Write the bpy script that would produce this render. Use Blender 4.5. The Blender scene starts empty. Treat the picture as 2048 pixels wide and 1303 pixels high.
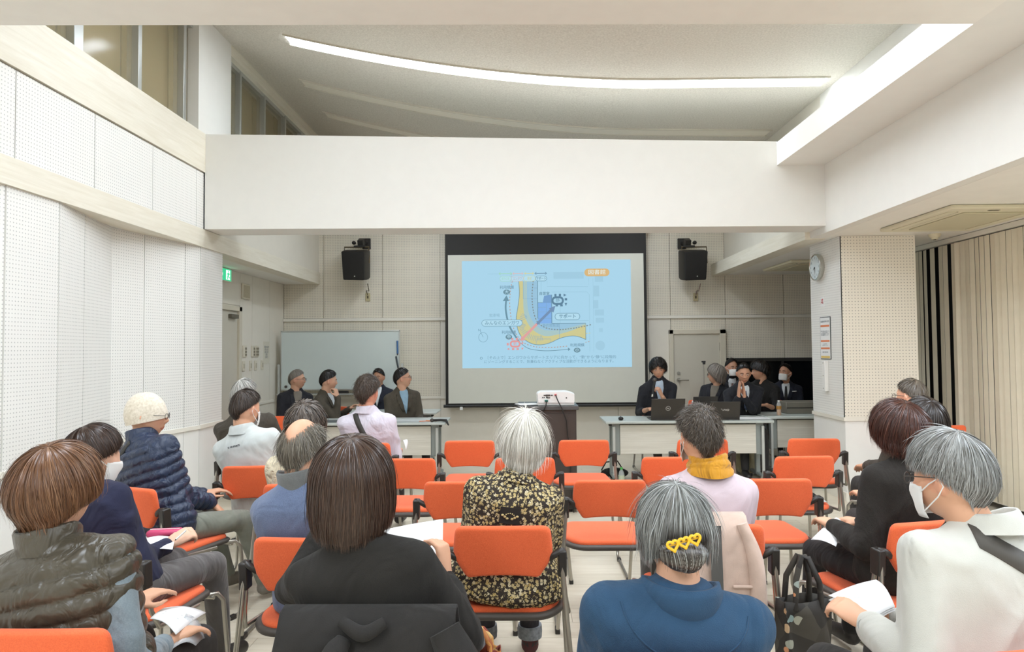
import bpy, bmesh, math, random
import numpy as np
from mathutils import Vector, Matrix
from mathutils.bvhtree import BVHTree
random.seed(7); RNG = np.random.default_rng(7)
PI = math.pi
SC = bpy.context.scene
COL = SC.collection
# ------------------------------------------------------------------ camera
F = 1365.0; CXP, CYP = 1024.0, 651.5
def nrm(v): return v / np.linalg.norm(v)
yv = nrm(np.array([20.0, -45.5, -F]))            # world +Y seen in camera axes
uz = np.array([-0.0085, 1.0, 0.0]); uz = nrm(uz - yv * uz.dot(yv))
xv = np.cross(yv, uz)
R3 = np.array([xv, yv, uz])                       # camera -> world
CAM = np.array([0.0, 0.0, 1.5])
cd = bpy.data.cameras.new('camera'); co = bpy.data.objects.new('camera', cd); COL.objects.link(co)
cd.sensor_width = 36.0; cd.lens = F / 2048.0 * 36.0; cd.clip_start = 0.05
mw = Matrix.Identity(4)
for i in range(3):
    for j in range(3): mw[i][j] = R3[i][j]
    mw[i][3] = CAM[i]
co.matrix_world = mw; SC.camera = co
def at(px, py, Y):
    "the point that lies at depth Y along the line of sight through a photo pixel"
    d = R3 @ np.array([px - CXP, -(py - CYP), -F])
    return CAM + d * (Y / d[1])
# ------------------------------------------------------------------ world, lights, exposure
SC.view_settings.view_transform = 'Standard'; SC.view_settings.look = 'None'
SC.view_settings.gamma = 1.0; SC.view_settings.use_curve_mapping = False
SC.view_settings.exposure = 0.2
w = bpy.data.worlds.new('night'); SC.world = w; w.use_nodes = True
w.node_tree.nodes['Background'].inputs[0].default_value = (0.02, 0.025, 0.04, 1)
w.node_tree.nodes['Background'].inputs[1].default_value = 1.0
STRIP_E = 15.5          # emission of the lit ceiling strips
FILL_LIGHTS = [  # name, location, size x, size y, watts (unseen fill lights added to brighten the room)
    ('fill_light', (-1.6, 2.2, 3.2), 0.3, 2.0, 36), ('fill_light', (1.5, 2.2, 3.2), 0.3, 2.0, 36),
    ('fill_light', (-1.6, -0.9, 3.2), 0.3, 2.0, 50), ('fill_light', (1.5, -0.9, 3.2), 0.3, 2.0, 50),
    ('fill_light', (3.7, 2.4, 2.56), 0.3, 1.6, 72), ('fill_light', (3.7, -0.5, 2.56), 0.3, 1.6, 46),
    ('fill_light', (-1.3, 8.6, 3.7), 0.4, 1.0, 19), ('fill_light', (1.5, 8.6, 3.7), 0.4, 1.0, 19)]  # added out of view behind the cross beam to lift the dim back zone
LCOL = (0.90, 1.0, 1.13)
for n, loc, sx, sy, wt in FILL_LIGHTS:
    ld = bpy.data.lights.new(n, 'AREA'); ld.shape = 'RECTANGLE'; ld.size = sx; ld.size_y = sy; ld.energy = wt; ld.color = LCOL
    lo = bpy.data.objects.new(n, ld); lo.location = loc; COL.objects.link(lo)
# ------------------------------------------------------------------ materials
def lin(c):
    o = []
    for v in c[:3]:
        v = v / 255.0
        o.append(v / 12.92 if v <= 0.04045 else ((v + 0.055) / 1.055) ** 2.4)
    return (o[0], o[1], o[2], 1.0)
class NT:
    def __init__(s, name):
        s.m = bpy.data.materials.new(name); s.m.use_nodes = True; s.t = s.m.node_tree
        s.b = s.t.nodes['Principled BSDF']; s.oc = None
    def n(s, kind, **kw):
        nd = s.t.nodes.new(kind)
        for k, v in kw.items():
            if k[0] == '_': nd.inputs[k[1:].replace('_', ' ')].default_value = v
            else: setattr(nd, k, v)
        return nd
    def l(s, a, b): s.t.links.new(a, b)
    def coord(s):
        if s.oc is None: s.oc = s.n('ShaderNodeTexCoord').outputs['Object']
        return s.oc
    def mapped(s, scale):
        mp = s.n('ShaderNodeMapping'); mp.inputs['Scale'].default_value = scale; s.l(s.coord(), mp.inputs[0]); return mp.outputs[0]
    def noise(s, scale, detail=3, vec=None, rough=0.5, dist=0):
        nd = s.n('ShaderNodeTexNoise', _Scale=scale, _Detail=detail, _Roughness=rough, _Distortion=dist)
        s.l(vec or s.coord(), nd.inputs['Vector']); return nd.outputs['Fac']
    def ramp(s, fac, stops):
        r = s.n('ShaderNodeValToRGB'); e = r.color_ramp.elements
        while len(e) < len(stops): e.new(0.5)
        for el, (p, c) in zip(e, stops): el.position = p; el.color = c
        s.l(fac, r.inputs[0]); return r.outputs[0]
    def mix(s, fac, a, b, bt='MIX'):
        m = s.n('ShaderNodeMix', data_type='RGBA', blend_type=bt)
        for k, v in ((0, fac), (6, a), (7, b)):
            if hasattr(v, 'is_linked'): s.l(v, m.inputs[k])
            else: m.inputs[k].default_value = v
        return m.outputs[2]
    def math(s, op, a, b=0.0, c=0.0):
        m = s.n('ShaderNodeMath', operation=op)
        for k, v in ((0, a), (1, b), (2, c)):
            if hasattr(v, 'is_linked'): s.l(v, m.inputs[k])
            else: m.inputs[k].default_value = v
        return m.outputs[0]
    def bump(s, h, strength=0.3, dist=0.01):
        b = s.n('ShaderNodeBump', _Strength=strength, _Distance=dist); s.l(h, b.inputs['Height'])
        s.l(b.outputs[0], s.b.inputs['Normal'])
    def base(s, c):
        if hasattr(c, 'is_linked'): s.l(c, s.b.inputs['Base Color'])
        else: s.b.inputs['Base Color'].default_value = c
_mc = {}
def M(name, c, rough=0.55, metal=0.0, var=0.0, vscale=8.0, grain=0.0, gscale=300.0, spec=0.5, emit=0.0, sheen=0.0, coat=0.0):
    if name in _mc: return _mc[name]
    t = NT(name); c = lin(c); b = t.b
    b.inputs['Roughness'].default_value = rough; b.inputs['Metallic'].default_value = metal
    b.inputs['Specular IOR Level'].default_value = spec
    if sheen: b.inputs['Sheen Weight'].default_value = sheen
    if coat: b.inputs['Coat Weight'].default_value = coat
    v = max(var, 0.006)
    lo = tuple(x * (1 - v) for x in c[:3]) + (1,); hi = tuple(min(1, x * (1 + v)) for x in c[:3]) + (1,)
    t.base(t.ramp(t.noise(vscale, 3), [(0.3, lo), (0.7, hi)]))
    if emit:
        b.inputs['Emission Color'].default_value = c; b.inputs['Emission Strength'].default_value = emit
    if grain: t.bump(t.noise(gscale, 2), grain, 0.004)
    _mc[name] = t.m; return t.m
def fabric(name, c, rough=0.85, fold=0.5, fscale=7.0, grain=0.25, var=0.10, sheen=0.25, spec=0.25, stretch=(1, 1, 0.6), heather=0.0, c2=None):
    if name in _mc: return _mc[name]
    t = NT(name); c = lin(c); b = t.b
    b.inputs['Roughness'].default_value = rough; b.inputs['Specular IOR Level'].default_value = spec; b.inputs['Sheen Weight'].default_value = sheen if c[0] + c[1] + c[2] > 0.25 else sheen * 0.15
    lo = tuple(x * (1 - var) for x in c[:3]) + (1,); hi = tuple(min(1, x * (1 + var)) for x in c[:3]) + (1,)
    colr = t.ramp(t.noise(14, 4), [(0.3, lo), (0.7, hi)])
    if heather:
        colr = t.mix(t.ramp(t.noise(260, 2), [(0.42, (0, 0, 0, 1)), (0.62, (heather,) * 3 + (1,))]), colr, lin(c2))
    t.base(colr)
    f1 = t.noise(fscale, 3, t.mapped(stretch), 0.45, 0.9)
    f2 = t.noise(420, 1)
    h = t.math('ADD', t.math('MULTIPLY', f1, 1.0), t.math('MULTIPLY', f2, grain * 0.05))
    t.bump(h, min(1.0, fold * 1.5), 0.045)
    _mc[name] = t.m; return t.m
# ------------------------------------------------------------------ mesh builder
def xf(pts, rot=None, loc=(0, 0, 0)):
    p = np.asarray(pts, float)
    if rot is not None: p = p @ np.asarray(rot).T
    return p + np.asarray(loc, float)
def rz(a): c, s = math.cos(a), math.sin(a); return np.array([[c, -s, 0], [s, c, 0], [0, 0, 1.0]])
def rx(a): c, s = math.cos(a), math.sin(a); return np.array([[1, 0, 0], [0, c, -s], [0, s, c]])
def ry(a): c, s = math.cos(a), math.sin(a); return np.array([[c, 0, s], [0, 1, 0], [-s, 0, c]])
def frame(d, up=(0, 0, 1)):
    d = nrm(np.asarray(d, float)); up = np.asarray(up, float)
    if abs(d.dot(up)) > 0.97 * np.linalg.norm(up): up = np.array([0, 1.0, 0]) if abs(d[1]) < 0.9 else np.array([1.0, 0, 0])
    a = nrm(np.cross(up, d)); b = np.cross(d, a); return a, b, d
class MB:
    def __init__(s): s.v = []; s.f = []; s.mi = []; s.n = 0; s.cur = 0
    def add(s, v, f):
        v = np.asarray(v, float); s.v.append(v)
        for q in f: s.f.append(tuple(int(i) + s.n for i in q)); s.mi.append(s.cur)
        s.n += len(v); return s
    def box(s, c, size, rot=None):
        x, y, z = np.asarray(size, float) / 2
        v = [(-x, -y, -z), (x, -y, -z), (x, y, -z), (-x, y, -z), (-x, -y, z), (x, -y, z), (x, y, z), (-x, y, z)]
        return s.add(xf(v, rot, c), [(3, 2, 1, 0), (4, 5, 6, 7), (0, 1, 5, 4), (1, 2, 6, 5), (2, 3, 7, 6), (3, 0, 4, 7)])
    def span(s, a, b): a = np.asarray(a, float); b = np.asarray(b, float); return s.box((a + b) / 2, np.abs(b - a))
    def prism(s, poly, h, rot=None, loc=(0, 0, 0)):
        "polygon in xy (counter clockwise), extruded from z=0 to h"
        n = len(poly); v = [(p[0], p[1], 0) for p in poly] + [(p[0], p[1], h) for p in poly]
        f = [tuple(range(n))[::-1], tuple(range(n, 2 * n))] + [(i, (i + 1) % n, n + (i + 1) % n, n + i) for i in range(n)]
        return s.add(xf(v, rot, loc), f)
    def loft(s, rings, cap=True, closed=True):
        k = len(rings[0]); v = np.concatenate([np.asarray(r, float) for r in rings]); f = []
        for i in range(len(rings) - 1):
            for j in range(k if closed else k - 1):
                a, b = i * k + j, i * k + (j + 1) % k; f.append((a, b, b + k, a + k))
        if cap and closed: f.append(tuple(range(k))[::-1]); f.append(tuple(range((len(rings) - 1) * k, len(rings) * k)))
        return s.add(v, f)
    def tube(s, path, r, n=8, cap=True, up=(0, 0, 1)):
        P = [np.asarray(p, float) for p in path]; m = len(P); rs = r if hasattr(r, '__len__') else [r] * m; rings = []
        a = None
        for i in range(m):
            d = P[min(i + 1, m - 1)] - P[max(i - 1, 0)]
            d = d / (np.linalg.norm(d) + 1e-9)
            if a is None: a, b, _ = frame(d, up)
            else:
                a = a - d * a.dot(d); a = a / (np.linalg.norm(a) + 1e-9); b = np.cross(d, a)
            rings.append([P[i] + rs[i] * (math.cos(t) * a + math.sin(t) * b) for t in np.arange(n) * 2 * PI / n])
        return s.loft(rings, cap)
    def cyl(s, p0, p1, r, r2=None, n=16): return s.tube([p0, p1], [r, r if r2 is None else r2], n)
    def lathe(s, prof, c, n=20, rot=None):
        rings = [xf([(r * math.cos(t), r * math.sin(t), z) for t in np.arange(n) * 2 * PI / n], rot, c) for r, z in prof]
        return s.loft(rings)
    def capsule(s, p0, p1, r0, r1, n=12):
        p0 = np.asarray(p0, float); p1 = np.asarray(p1, float); d = p1 - p0; L = np.linalg.norm(d) + 1e-9; a, b, d = frame(d)
        rings = []
        for k in range(1, 5): t = -PI / 2 + k * PI / 8; rings.append((p0 + d * r0 * math.sin(t), r0 * math.cos(t)))
        for k in range(0, 4): t = k * PI / 8; rings.append((p1 + d * r1 * math.sin(t), r1 * math.cos(t)))
        return s.loft([[c + rr * (math.cos(t) * a + math.sin(t) * b) for t in np.arange(n) * 2 * PI / n] for c, rr in rings])
    def ball(s, c, r, rot=None, n=14, m=9):
        r = np.asarray(r if hasattr(r, '__len__') else (r, r, r), float)
        rings = [xf(np.array([(math.cos(p) * math.cos(t), math.cos(p) * math.sin(t), math.sin(p)) for t in np.arange(n) * 2 * PI / n]) * r, rot, c)
                 for p in np.linspace(-PI / 2 + 0.15, PI / 2 - 0.15, m)]
        return s.loft(rings)
    def strip(s, pa, pb):
        k = len(pa); v = list(pa) + list(pb); return s.add(v, [(i, i + 1, k + i + 1, k + i) for i in range(k - 1)])
    def verts(s): return np.concatenate(s.v)
    def mesh(s, name):
        me = bpy.data.meshes.new(name); me.from_pydata([tuple(p) for p in s.verts()], [], s.f); me.update(); return me
    def build(s, name, mat, parent=None, loc=(0, 0, 0), smooth=None, bevel=0.0, seg=2, rot=None):
        me = s.mesh(name); mats = mat if isinstance(mat, (list, tuple)) else [mat]
        for m in mats: me.materials.append(m)
        if len(mats) > 1: me.polygons.foreach_set('material_index', s.mi)
        fix(me)
        o = bpy.data.objects.new(name, me); COL.objects.link(o); o.location = loc
        if rot is not None: o.rotation_euler = rot
        if parent: o.parent = parent
        if bevel:
            b = o.modifiers.new('bevel', 'BEVEL'); b.width = bevel; b.segments = seg; b.limit_method = 'ANGLE'; b.angle_limit = 0.7
        if smooth is not None or bevel: shade(me, smooth if smooth is not None else 40)
        return o
def fix(me):
    bm = bmesh.new(); bm.from_mesh(me); bmesh.ops.recalc_face_normals(bm, faces=bm.faces); bm.to_mesh(me); bm.free()
def shade(me, ang):
    me.polygons.foreach_set('use_smooth', [True] * len(me.polygons))
    if ang < 180:
        try: me.set_sharp_from_angle(angle=math.radians(ang))
        except Exception: pass
def tag(o, label=None, cat=None, group=None, kind=None):
    if label: o['label'] = label
    if cat: o['category'] = cat
    if group: o['group'] = group
    if kind: o['kind'] = kind
    return o
def empty(name, loc, rot=0.0, **k):
    o = bpy.data.objects.new(name, None); COL.objects.link(o); o.location = loc; o.rotation_euler = (0, 0, rot); o.empty_display_size = 0.1
    return tag(o, **k)
def S(o): o['kind'] = 'structure'; return o
def kids(o): return [c for c in bpy.data.objects if c.parent == o]
def copy_tree(o, parent=None):
    c = o.copy(); COL.objects.link(c)
    if parent: c.parent = parent; c.matrix_parent_inverse = o.matrix_parent_inverse.copy()
    for ch in CH.get(o.name, []): copy_tree(ch, c)
    return c
CH = {}
def text_mesh(txt, size, align='CENTER', bold=0.0, extrude=0.0):
    cu = bpy.data.curves.new('lettering', 'FONT'); cu.body = txt; cu.size = size; cu.align_x = align; cu.align_y = 'CENTER'; cu.resolution_u = 2; cu.offset = bold; cu.extrude = extrude
    o = bpy.data.objects.new('lettering', cu); COL.objects.link(o)
    dg = bpy.context.evaluated_depsgraph_get(); me = bpy.data.meshes.new_from_object(o.evaluated_get(dg))
    v = np.empty(len(me.vertices) * 3); me.vertices.foreach_get('co', v); f = [tuple(p.vertices) for p in me.polygons]
    bpy.data.objects.remove(o); bpy.data.meshes.remove(me); bpy.data.curves.remove(cu)
    return v.reshape(-1, 3), f
# ------------------------------------------------------------------ shell materials
WHITE = M('white_wall_paint', (238, 236, 229), 0.6, var=0.01)
CREAM = M('cream_soffit_paint', (244, 241, 233), 0.65, var=0.015)
def pegboard(name, c, axis, sp, r, rough=0.6, dark=0.45):
    t = NT(name); c = lin(c); t.b.inputs['Roughness'].default_value = rough
    sep = t.n('ShaderNodeSeparateXYZ'); t.l(t.coord(), sep.inputs[0])
    du = t.math('SUBTRACT', t.math('FRACT', t.math('DIVIDE', sep.outputs[axis], sp)), 0.5)
    dv = t.math('SUBTRACT', t.math('FRACT', t.math('DIVIDE', sep.outputs[2], sp)), 0.5)
    d = t.math('SQRT', t.math('ADD', t.math('MULTIPLY', du, du), t.math('MULTIPLY', dv, dv)))
    hole = t.math('LESS_THAN', d, r / sp)
    cc = t.ramp(t.noise(3, 2), [(0.3, tuple(x * 0.985 for x in c[:3]) + (1,)), (0.7, c)])
    t.base(t.mix(hole, cc, tuple(x * (1 - dark) for x in c[:3]) + (1,)))
    t.bump(t.math('SUBTRACT', 1.0, hole), 0.5, 0.004)
    return t.m
PEG_L = pegboard('perforated_board_white', (240, 238, 232), 1, 0.025, 0.0042, dark=0.38)
PEG_B = pegboard('perforated_board_beige', (232, 224, 206), 0, 0.025, 0.0048, dark=0.55)
PEG_C = pegboard('perforated_board_column', (240, 233, 218), 0, 0.03, 0.0048, dark=0.55)
SMOOTH = M('smooth_wall_board', (232, 226, 212), 0.55, var=0.012)
SMOOTHW = M('smooth_white_board', (240, 238, 233), 0.55, var=0.012)
def woodmat(name, a, b, stretch, rough=0.45, scale=6):
    t = NT(name); t.b.inputs['Roughness'].default_value = rough
    t.base(t.ramp(t.noise(scale, 5, t.mapped(stretch), 0.6, 0.6), [(0.3, lin(a)), (0.7, lin(b))])); return t.m
FASCIA = woodmat('pale_wood_fascia', (228, 220, 200), (240, 234, 218), (3, 0.35, 6))
TRIM = M('trim_paint', (236, 231, 218), 0.5)
t = NT('textured_ceiling_board'); t.b.inputs['Roughness'].default_value = 0.9
nz = t.noise(60, 4, None, 0.7)
t.base(t.ramp(nz, [(0.35, lin((205, 199, 186))), (0.65, lin((226, 221, 209)))])); t.bump(nz, 0.6, 0.01); CEIL = t.m
# ------------------------------------------------------------------ floor of planks
t = NT('pale_plank_floor'); t.b.inputs['Roughness'].default_value = 0.32; t.b.inputs['Specular IOR Level'].default_value = 0.4
oi = t.n('ShaderNodeObjectInfo').outputs['Random']
g = t.noise(5, 4, t.mapped((0.5, 6, 1)), 0.6, 0.4)
c1 = t.ramp(g, [(0.3, lin((218, 206, 184))), (0.7, lin((233, 223, 203)))])
t.base(t.mix(t.math('MULTIPLY', oi, 0.22), c1, lin((200, 188, 166)))); PLANK = t.m
fl = S(MB().span((-3.7, -3, -0.1), (4.6, 10.4, -0.006)).build('floor', M('floor_base', (150, 138, 116), 0.8)))
mb = MB().box((0, 0, -0.003), (2.068, 0.198, 0.006)); pm = mb.mesh('plank'); pm.materials.append(PLANK); fix(pm)
k = 0
for i in range(56):
    y = 0.7 + 0.2 * (i % 56) if i < 49 else None
    if y is None or y > 10.3: continue
    off = (i * 0.83) % 2.07
    for j in range(-1, 6):
        x = -3.7 + off + 2.07 * j
        if x < -4.7 or x > 5.6: continue
        o = bpy.data.objects.new('plank', pm); COL.objects.link(o); o.location = (x, y, 0); o.parent = fl; k += 1
MB().span((-3.7, -3, -0.006), (4.6, 0.595, 0)).build('planks_behind_seats', PLANK, fl)['kind'] = 'stuff'
# ------------------------------------------------------------------ ceiling (curved section) and soffits
def cz(X): return 4.05 + (0.69 * max(0.0, (1.3 - X) / 4.35) ** 1.8)
XS = np.linspace(-3.3, 3.4, 41)
mb = MB()
for a, b in zip(XS[:-1], XS[1:]):
    v = [(a, -3, cz(a)), (b, -3, cz(b)), (b, 10.4, cz(b)), (a, 10.4, cz(a))]
    mb.add(v + [(p[0], p[1], p[2] + 0.1) for p in v], [(0, 1, 2, 3), (7, 6, 5, 4), (0, 4, 5, 1), (2, 6, 7, 3), (1, 5, 6, 2), (3, 7, 4, 0)])
ce = mb.build('ceiling', CEIL, smooth=30); S(ce)
S(MB().prism([(-3.05, -3), (2.45, -3), (2.45, 3.66), (-3.05, 3.505)], 0.27, loc=(0, 0, 3.23)).build('ceiling_soffit', CREAM))                 # low ceiling over the seats
S(MB().prism([(2.45, -3), (2.9, -3), (2.9, 6.5), (2.45, 6.5)], 0.22, loc=(0, 0, 3.23)).build('ceiling_well_edge', WHITE))
S(MB().span((3.0, -3, 2.58), (4.6, 10.4, 2.7)).build('ceiling_low_side', CREAM))
S(MB().span((2.90, -3, 2.581), (3.1, 6.9, 3.45)).build('beam_side', WHITE))
bm_ = MB(); bm_.prism([(-3.05, 2.675), (2.9, 2.645), (2.9, 3.46), (2.45, 3.46), (-3.05, 3.6)], -0.36, rot=rx(PI / 2), loc=(0, 6.5, 0))
S(bm_.build('beam_cross', WHITE))
S(MB().span((2.85, 6.86, 2.572), (3.05, 10.26, 2.74)).build('trim_side_fascia', FASCIA))
S(MB().span((3.05, 6.9, 2.7), (3.25, 10.26, 4.1)).build('wall_upper_side', SMOOTH))
S(MB().span((3.05, -3, 3.45), (3.25, 6.9, 4.1)).build('wall_clerestory', WHITE))
# left upper wall
wl = S(MB().span((-3.3, -3, 2.64), (-3.085, 6.5, 3.3)).build('wall_left_upper', SMOOTHW))
YJ = [2.5, 3.27, 4.05, 4.82, 5.59, 6.35, 6.5]
for a, b in zip(YJ[:-1], YJ[1:]): MB().span((-3.085, a + 0.004, 2.675), (-3.06, b - 0.004, 3.215)).build('panel', PEG_L, wl)
MB().span((-3.085, -3, 2.675), (-3.06, 2.496, 3.215)).build('panel', PEG_L, wl)
S(MB().span((-3.25, -3, 2.5), (-3.05, 10.26, 2.672)).build('trim_left_fascia', FASCIA))
S(MB().span((-3.25, -3, 3.225), (-3.045, 6.6, 3.6)).build('trim_window_sill', FASCIA))
S(MB().span((-3.7, -3, 2.502), (-3.2, 10.4, 2.62)).build('ceiling_low_left', CREAM))
S(MB().span((-3.3, 6.36, 3.55), (-3.05, 7.08, 4.9)).build('wall_pier', WHITE))
S(MB().span((-3.3, 6.86, 2.672), (-3.062, 10.26, 3.4)).build('wall_left_back_upper', SMOOTH))
S(MB().span((-3.3, 7.08, 4.62), (-3.05, 10.3, 4.9)).build('trim_window_header', FASCIA))
S(MB().span((-3.3, -3, 4.62), (-3.05, 6.4, 4.9)).build('trim_front_window_header', FASCIA))
# windows high on the left: aluminium frames, frosted glass with a drawn tan blind behind
ALU = M('aluminium_frame', (196, 198, 194), 0.35, 0.6)
t = NT('window_glass'); t.b.inputs['Base Color'].default_value = lin((196, 184, 150)); t.b.inputs['Roughness'].default_value = 0.12
t.b.inputs['Alpha'].default_value = 0.25; GLASS = t.m
TAN = M('tan_roller_blind', (176, 158, 118), 0.8, var=0.04, vscale=2)
TAN2 = M('tan_roller_blind_back', (158, 142, 108), 0.8, var=0.04, vscale=2)
def high_window(name, y0, y1, z0, z1, muls, tan):
    f = MB()
    for z in (z0, z1): f.span((-3.2, y0, z - 0.025), (-3.11, y1, z + 0.025))
    wn = S(f.build(name, ALU))
    for m, wd in muls: MB().span((-3.2, m - wd / 2, z0), (-3.1, m + wd / 2, z1)).build('mullion', ALU, wn, bevel=0.004)
    es = [y0] + [m for m, _ in muls] + [y1]
    for a, b in zip(es[:-1], es[1:]):
        if b - a > 0.1:
            MB().span((-3.162, a, z0), (-3.156, b, z1)).build('pane', GLASS, wn)
            MB().span((-3.27, a + 0.01, z0), (-3.26, b - 0.01, z1)).build('blind', tan, wn)
    return wn
high_window('window_1', -3, 6.36, 3.6, 4.6, [(2.5, 0.06), (3.6, 0.06), (4.69, 0.1), (5.46, 0.05), (6.2, 0.05)], TAN)
high_window('window_2', 7.08, 10.26, 3.4, 4.6, [(7.1, 0.03), (7.46, 0.04), (8.17, 0.04), (8.89, 0.04), (9.55, 0.04)], TAN2)
# left lower wall: folded acoustic boards
ZZ = [(-3.07, -3.0), (-3.07, 2.2), (-3.29, 3.1), (-3.07, 4.0), (-3.07, 4.47), (-3.29, 5.42), (-3.07, 6.47), (-3.07, 6.95)]
back = MB().prism([(-3.7, -3)] + [(x - 0.02, y) for x, y in ZZ] + [(-3.7, 6.95)], 2.5)
wlow = S(back.build('wall_left', SMOOTHW))
def wallseg(p, q, z0, z1, th, mat, name, parent, gap=0.004):
    p = np.array(p); q = np.array(q); d = (q - p) / np.linalg.norm(q - p); n = np.array([d[1], -d[0]])
    a = p + d * gap; b = q - d * gap
    poly = [a, a + n * th, b + n * th, b]
    poly = [tuple(v) for v in poly]
    return MB().prism(poly, z1 - z0, loc=(0, 0, z0)).build(name, mat, parent)
for (p, q), js in zip(zip(ZZ[:-1], ZZ[1:]), [[.2, .4, .6, .8], [.5], [.5], [], [0.43], [0.33, 0.8], []]):
    fr = [0] + js + [1]
    for a, b in zip(fr[:-1], fr[1:]):
        P_ = (p[0] + (q[0] - p[0]) * a - 0.02, p[1] + (q[1] - p[1]) * a); Q_ = (p[0] + (q[0] - p[0]) * b - 0.02, p[1] + (q[1] - p[1]) * b)
        wallseg(P_, Q_, 0.80, 2.5, 0.02, PEG_L, 'panel', wlow); wallseg(P_, Q_, 0.09, 0.765, 0.016, SMOOTHW, 'wainscot_panel', wlow, 0.0025)
    wallseg((p[0] - 0.02, p[1]), (q[0] - 0.02, q[1]), 0.765, 0.8, 0.035, TRIM, 'trim_rail', wlow, 0)
    wallseg((p[0] - 0.02, p[1]), (q[0] - 0.02, q[1]), 0, 0.09, 0.028, TRIM, 'baseboard', wlow, 0)
# alcove wall behind, with its door
wa = S(MB().span((-3.75, 6.9, 0), (-3.61, 10.3, 2.5)).build('wall_left_alcove', SMOOTH))
for a, b in ((8.66, 9.05), (9.05, 9.68), (9.68, 10.26)):
    MB().span((-3.612, a + 0.003, 0.80), (-3.6, b - 0.003, 2.5)).build('panel', SMOOTH, wa); MB().span((-3.612, a + 0.003, 0.09), (-3.6, b - 0.003, 0.765)).build('wainscot_panel', SMOOTH, wa)
MB().span((-3.612, 6.95, 2.08), (-3.6, 8.657, 2.5)).build('panel', SMOOTH, wa); MB().span((-3.612, 6.95, 0.09), (-3.6, 7.7, 2.077)).build('panel', SMOOTH, wa)
MB().span((-3.612, 8.66, 0.765), (-3.585, 10.26, 0.80)).build('trim_rail', TRIM, wa)
MB().span((-3.612, 8.66, 0), (-3.588, 10.26, 0.085)).build('baseboard', TRIM, wa)
FRAMEP = M('door_frame_paint', (214, 206, 186), 0.45)
DOORP = M('door_paint', (206, 200, 184), 0.5, var=0.01)
d1 = S(MB().span((-3.63, 7.78, 0.0), (-3.595, 8.57, 2.0)).build('door_1', DOORP, bevel=0.003))
fr = MB(); fr.span((-3.64, 8.57, 0), (-3.565, 8.65, 2.06)); fr.span((-3.64, 7.7, 0), (-3.565, 7.78, 2.06)); fr.span((-3.64, 7.7, 2.0), (-3.565, 8.65, 2.06)); fr.build('door_frame', FRAMEP, d1, bevel=0.004)
MB().box((-3.57, 8.4, 1.93), (0.05, 0.2, 0.05)).build('door_closer', M('grey_metal', (120, 116, 104), 0.4, 0.7), d1, bevel=0.006)
# back wall
wb = S(MB().span((-3.75, 10.28, 0), (4.6, 10.45, 4.8)).build('wall_back', SMOOTH))
XJ = [-3.6, -2.99, -2.10, -1.226, -0.34, 0.55, 1.43, 1.9, 2.23, 3.05, 3.92, 4.6]
for a, b in zip(XJ[:-1], XJ[1:]):
    a_, b_ = a + 0.004, b - 0.004
    MB().span((a_, 10.26, 1.985), (b_, 10.28, 4.7)).build('panel', PEG_B, wb)
    if 2.2 < a < 3: MB().span((a_, 10.26, 1.765), (b_, 10.28, 1.935)).build('panel', PEG_B, wb)
    elif a > 3: MB().span((a_, 10.26, 1.335), (b_, 10.28, 1.935)).build('panel', PEG_B, wb)
    else: MB().span((a_, 10.26, 0.80), (b_, 10.28, 1.935)).build('panel', PEG_B if a < -1.3 else SMOOTH, wb)
    if not 2.2 < a < 3: MB().span((a_, 10.262, 0.085), (b_, 10.28, 0.765)).build('wainscot_panel', SMOOTH, wb)
MB().span((-3.6, 10.235, 1.935), (4.6, 10.28, 1.982)).build('picture_rail', TRIM, wb, bevel=0.004)
MB().span((-3.6, 10.245, 0.765), (2.22, 10.28, 0.80)).build('trim_rail', TRIM, wb)
MB().span((-3.6, 10.245, 0), (2.22, 10.28, 0.085)).build('baseboard', TRIM, wb)
d2 = S(MB().span((2.26, 10.235, 0.0), (2.95, 10.27, 1.70)).build('door_2', DOORP, bevel=0.003))
fr = MB(); fr.span((2.95, 10.21, 0), (3.04, 10.28, 1.765)); fr.span((2.2, 10.21, 0), (2.26, 10.28, 1.765)); fr.span((2.2, 10.21, 1.70), (3.04, 10.28, 1.765)); fr.build('door_frame', FRAMEP, d2, bevel=0.005)
STEEL = M('brushed_steel', (176, 172, 160), 0.3, 0.9)
h = MB().cyl((2.33, 10.235, 1.02), (2.33, 10.21, 1.02), 0.028); h.tube([(2.33, 10.225, 1.02), (2.33, 10.185, 1.02), (2.36, 10.18, 1.02), (2.47, 10.18, 1.018)], 0.011); h.build('door_handle', STEEL, d2, smooth=50)
MB().cyl((2.33, 10.235, 1.12), (2.33, 10.215, 1.12), 0.024).build('door_lock', STEEL, d2, smooth=50)
for z in (0.3, 1.45): MB().span((2.945, 10.215, z), (2.965, 10.235, z + 0.12)).build('hinge', STEEL, d2)
# dark window low on the back wall
DARKF = M('dark_window_frame', (44, 42, 38), 0.5)
t = NT('night_glass'); t.b.inputs['Base Color'].default_value = (0.004, 0.005, 0.006, 1); t.b.inputs['Roughness'].default_value = 0.15; t.b.inputs['Specular IOR Level'].default_value = 0.2; NIGHT = t.m
f = MB(); f.span((3.05, 10.225, 1.285), (4.6, 10.275, 1.335)); f.span((3.05, 10.225, 0.64), (4.6, 10.275, 0.68)); f.span((3.05, 10.225, 0.64), (3.09, 10.275, 1.335))
w3 = S(f.build('window_3', DARKF))
for a, b in ((3.09, 3.86), (3.9, 4.6)): MB().span((a, 10.25, 0.68), (b, 10.258, 1.285)).build('pane', NIGHT, w3)
MB().span((3.86, 10.23, 0.68), (3.9, 10.27, 1.285)).build('mullion', DARKF, w3)
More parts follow.
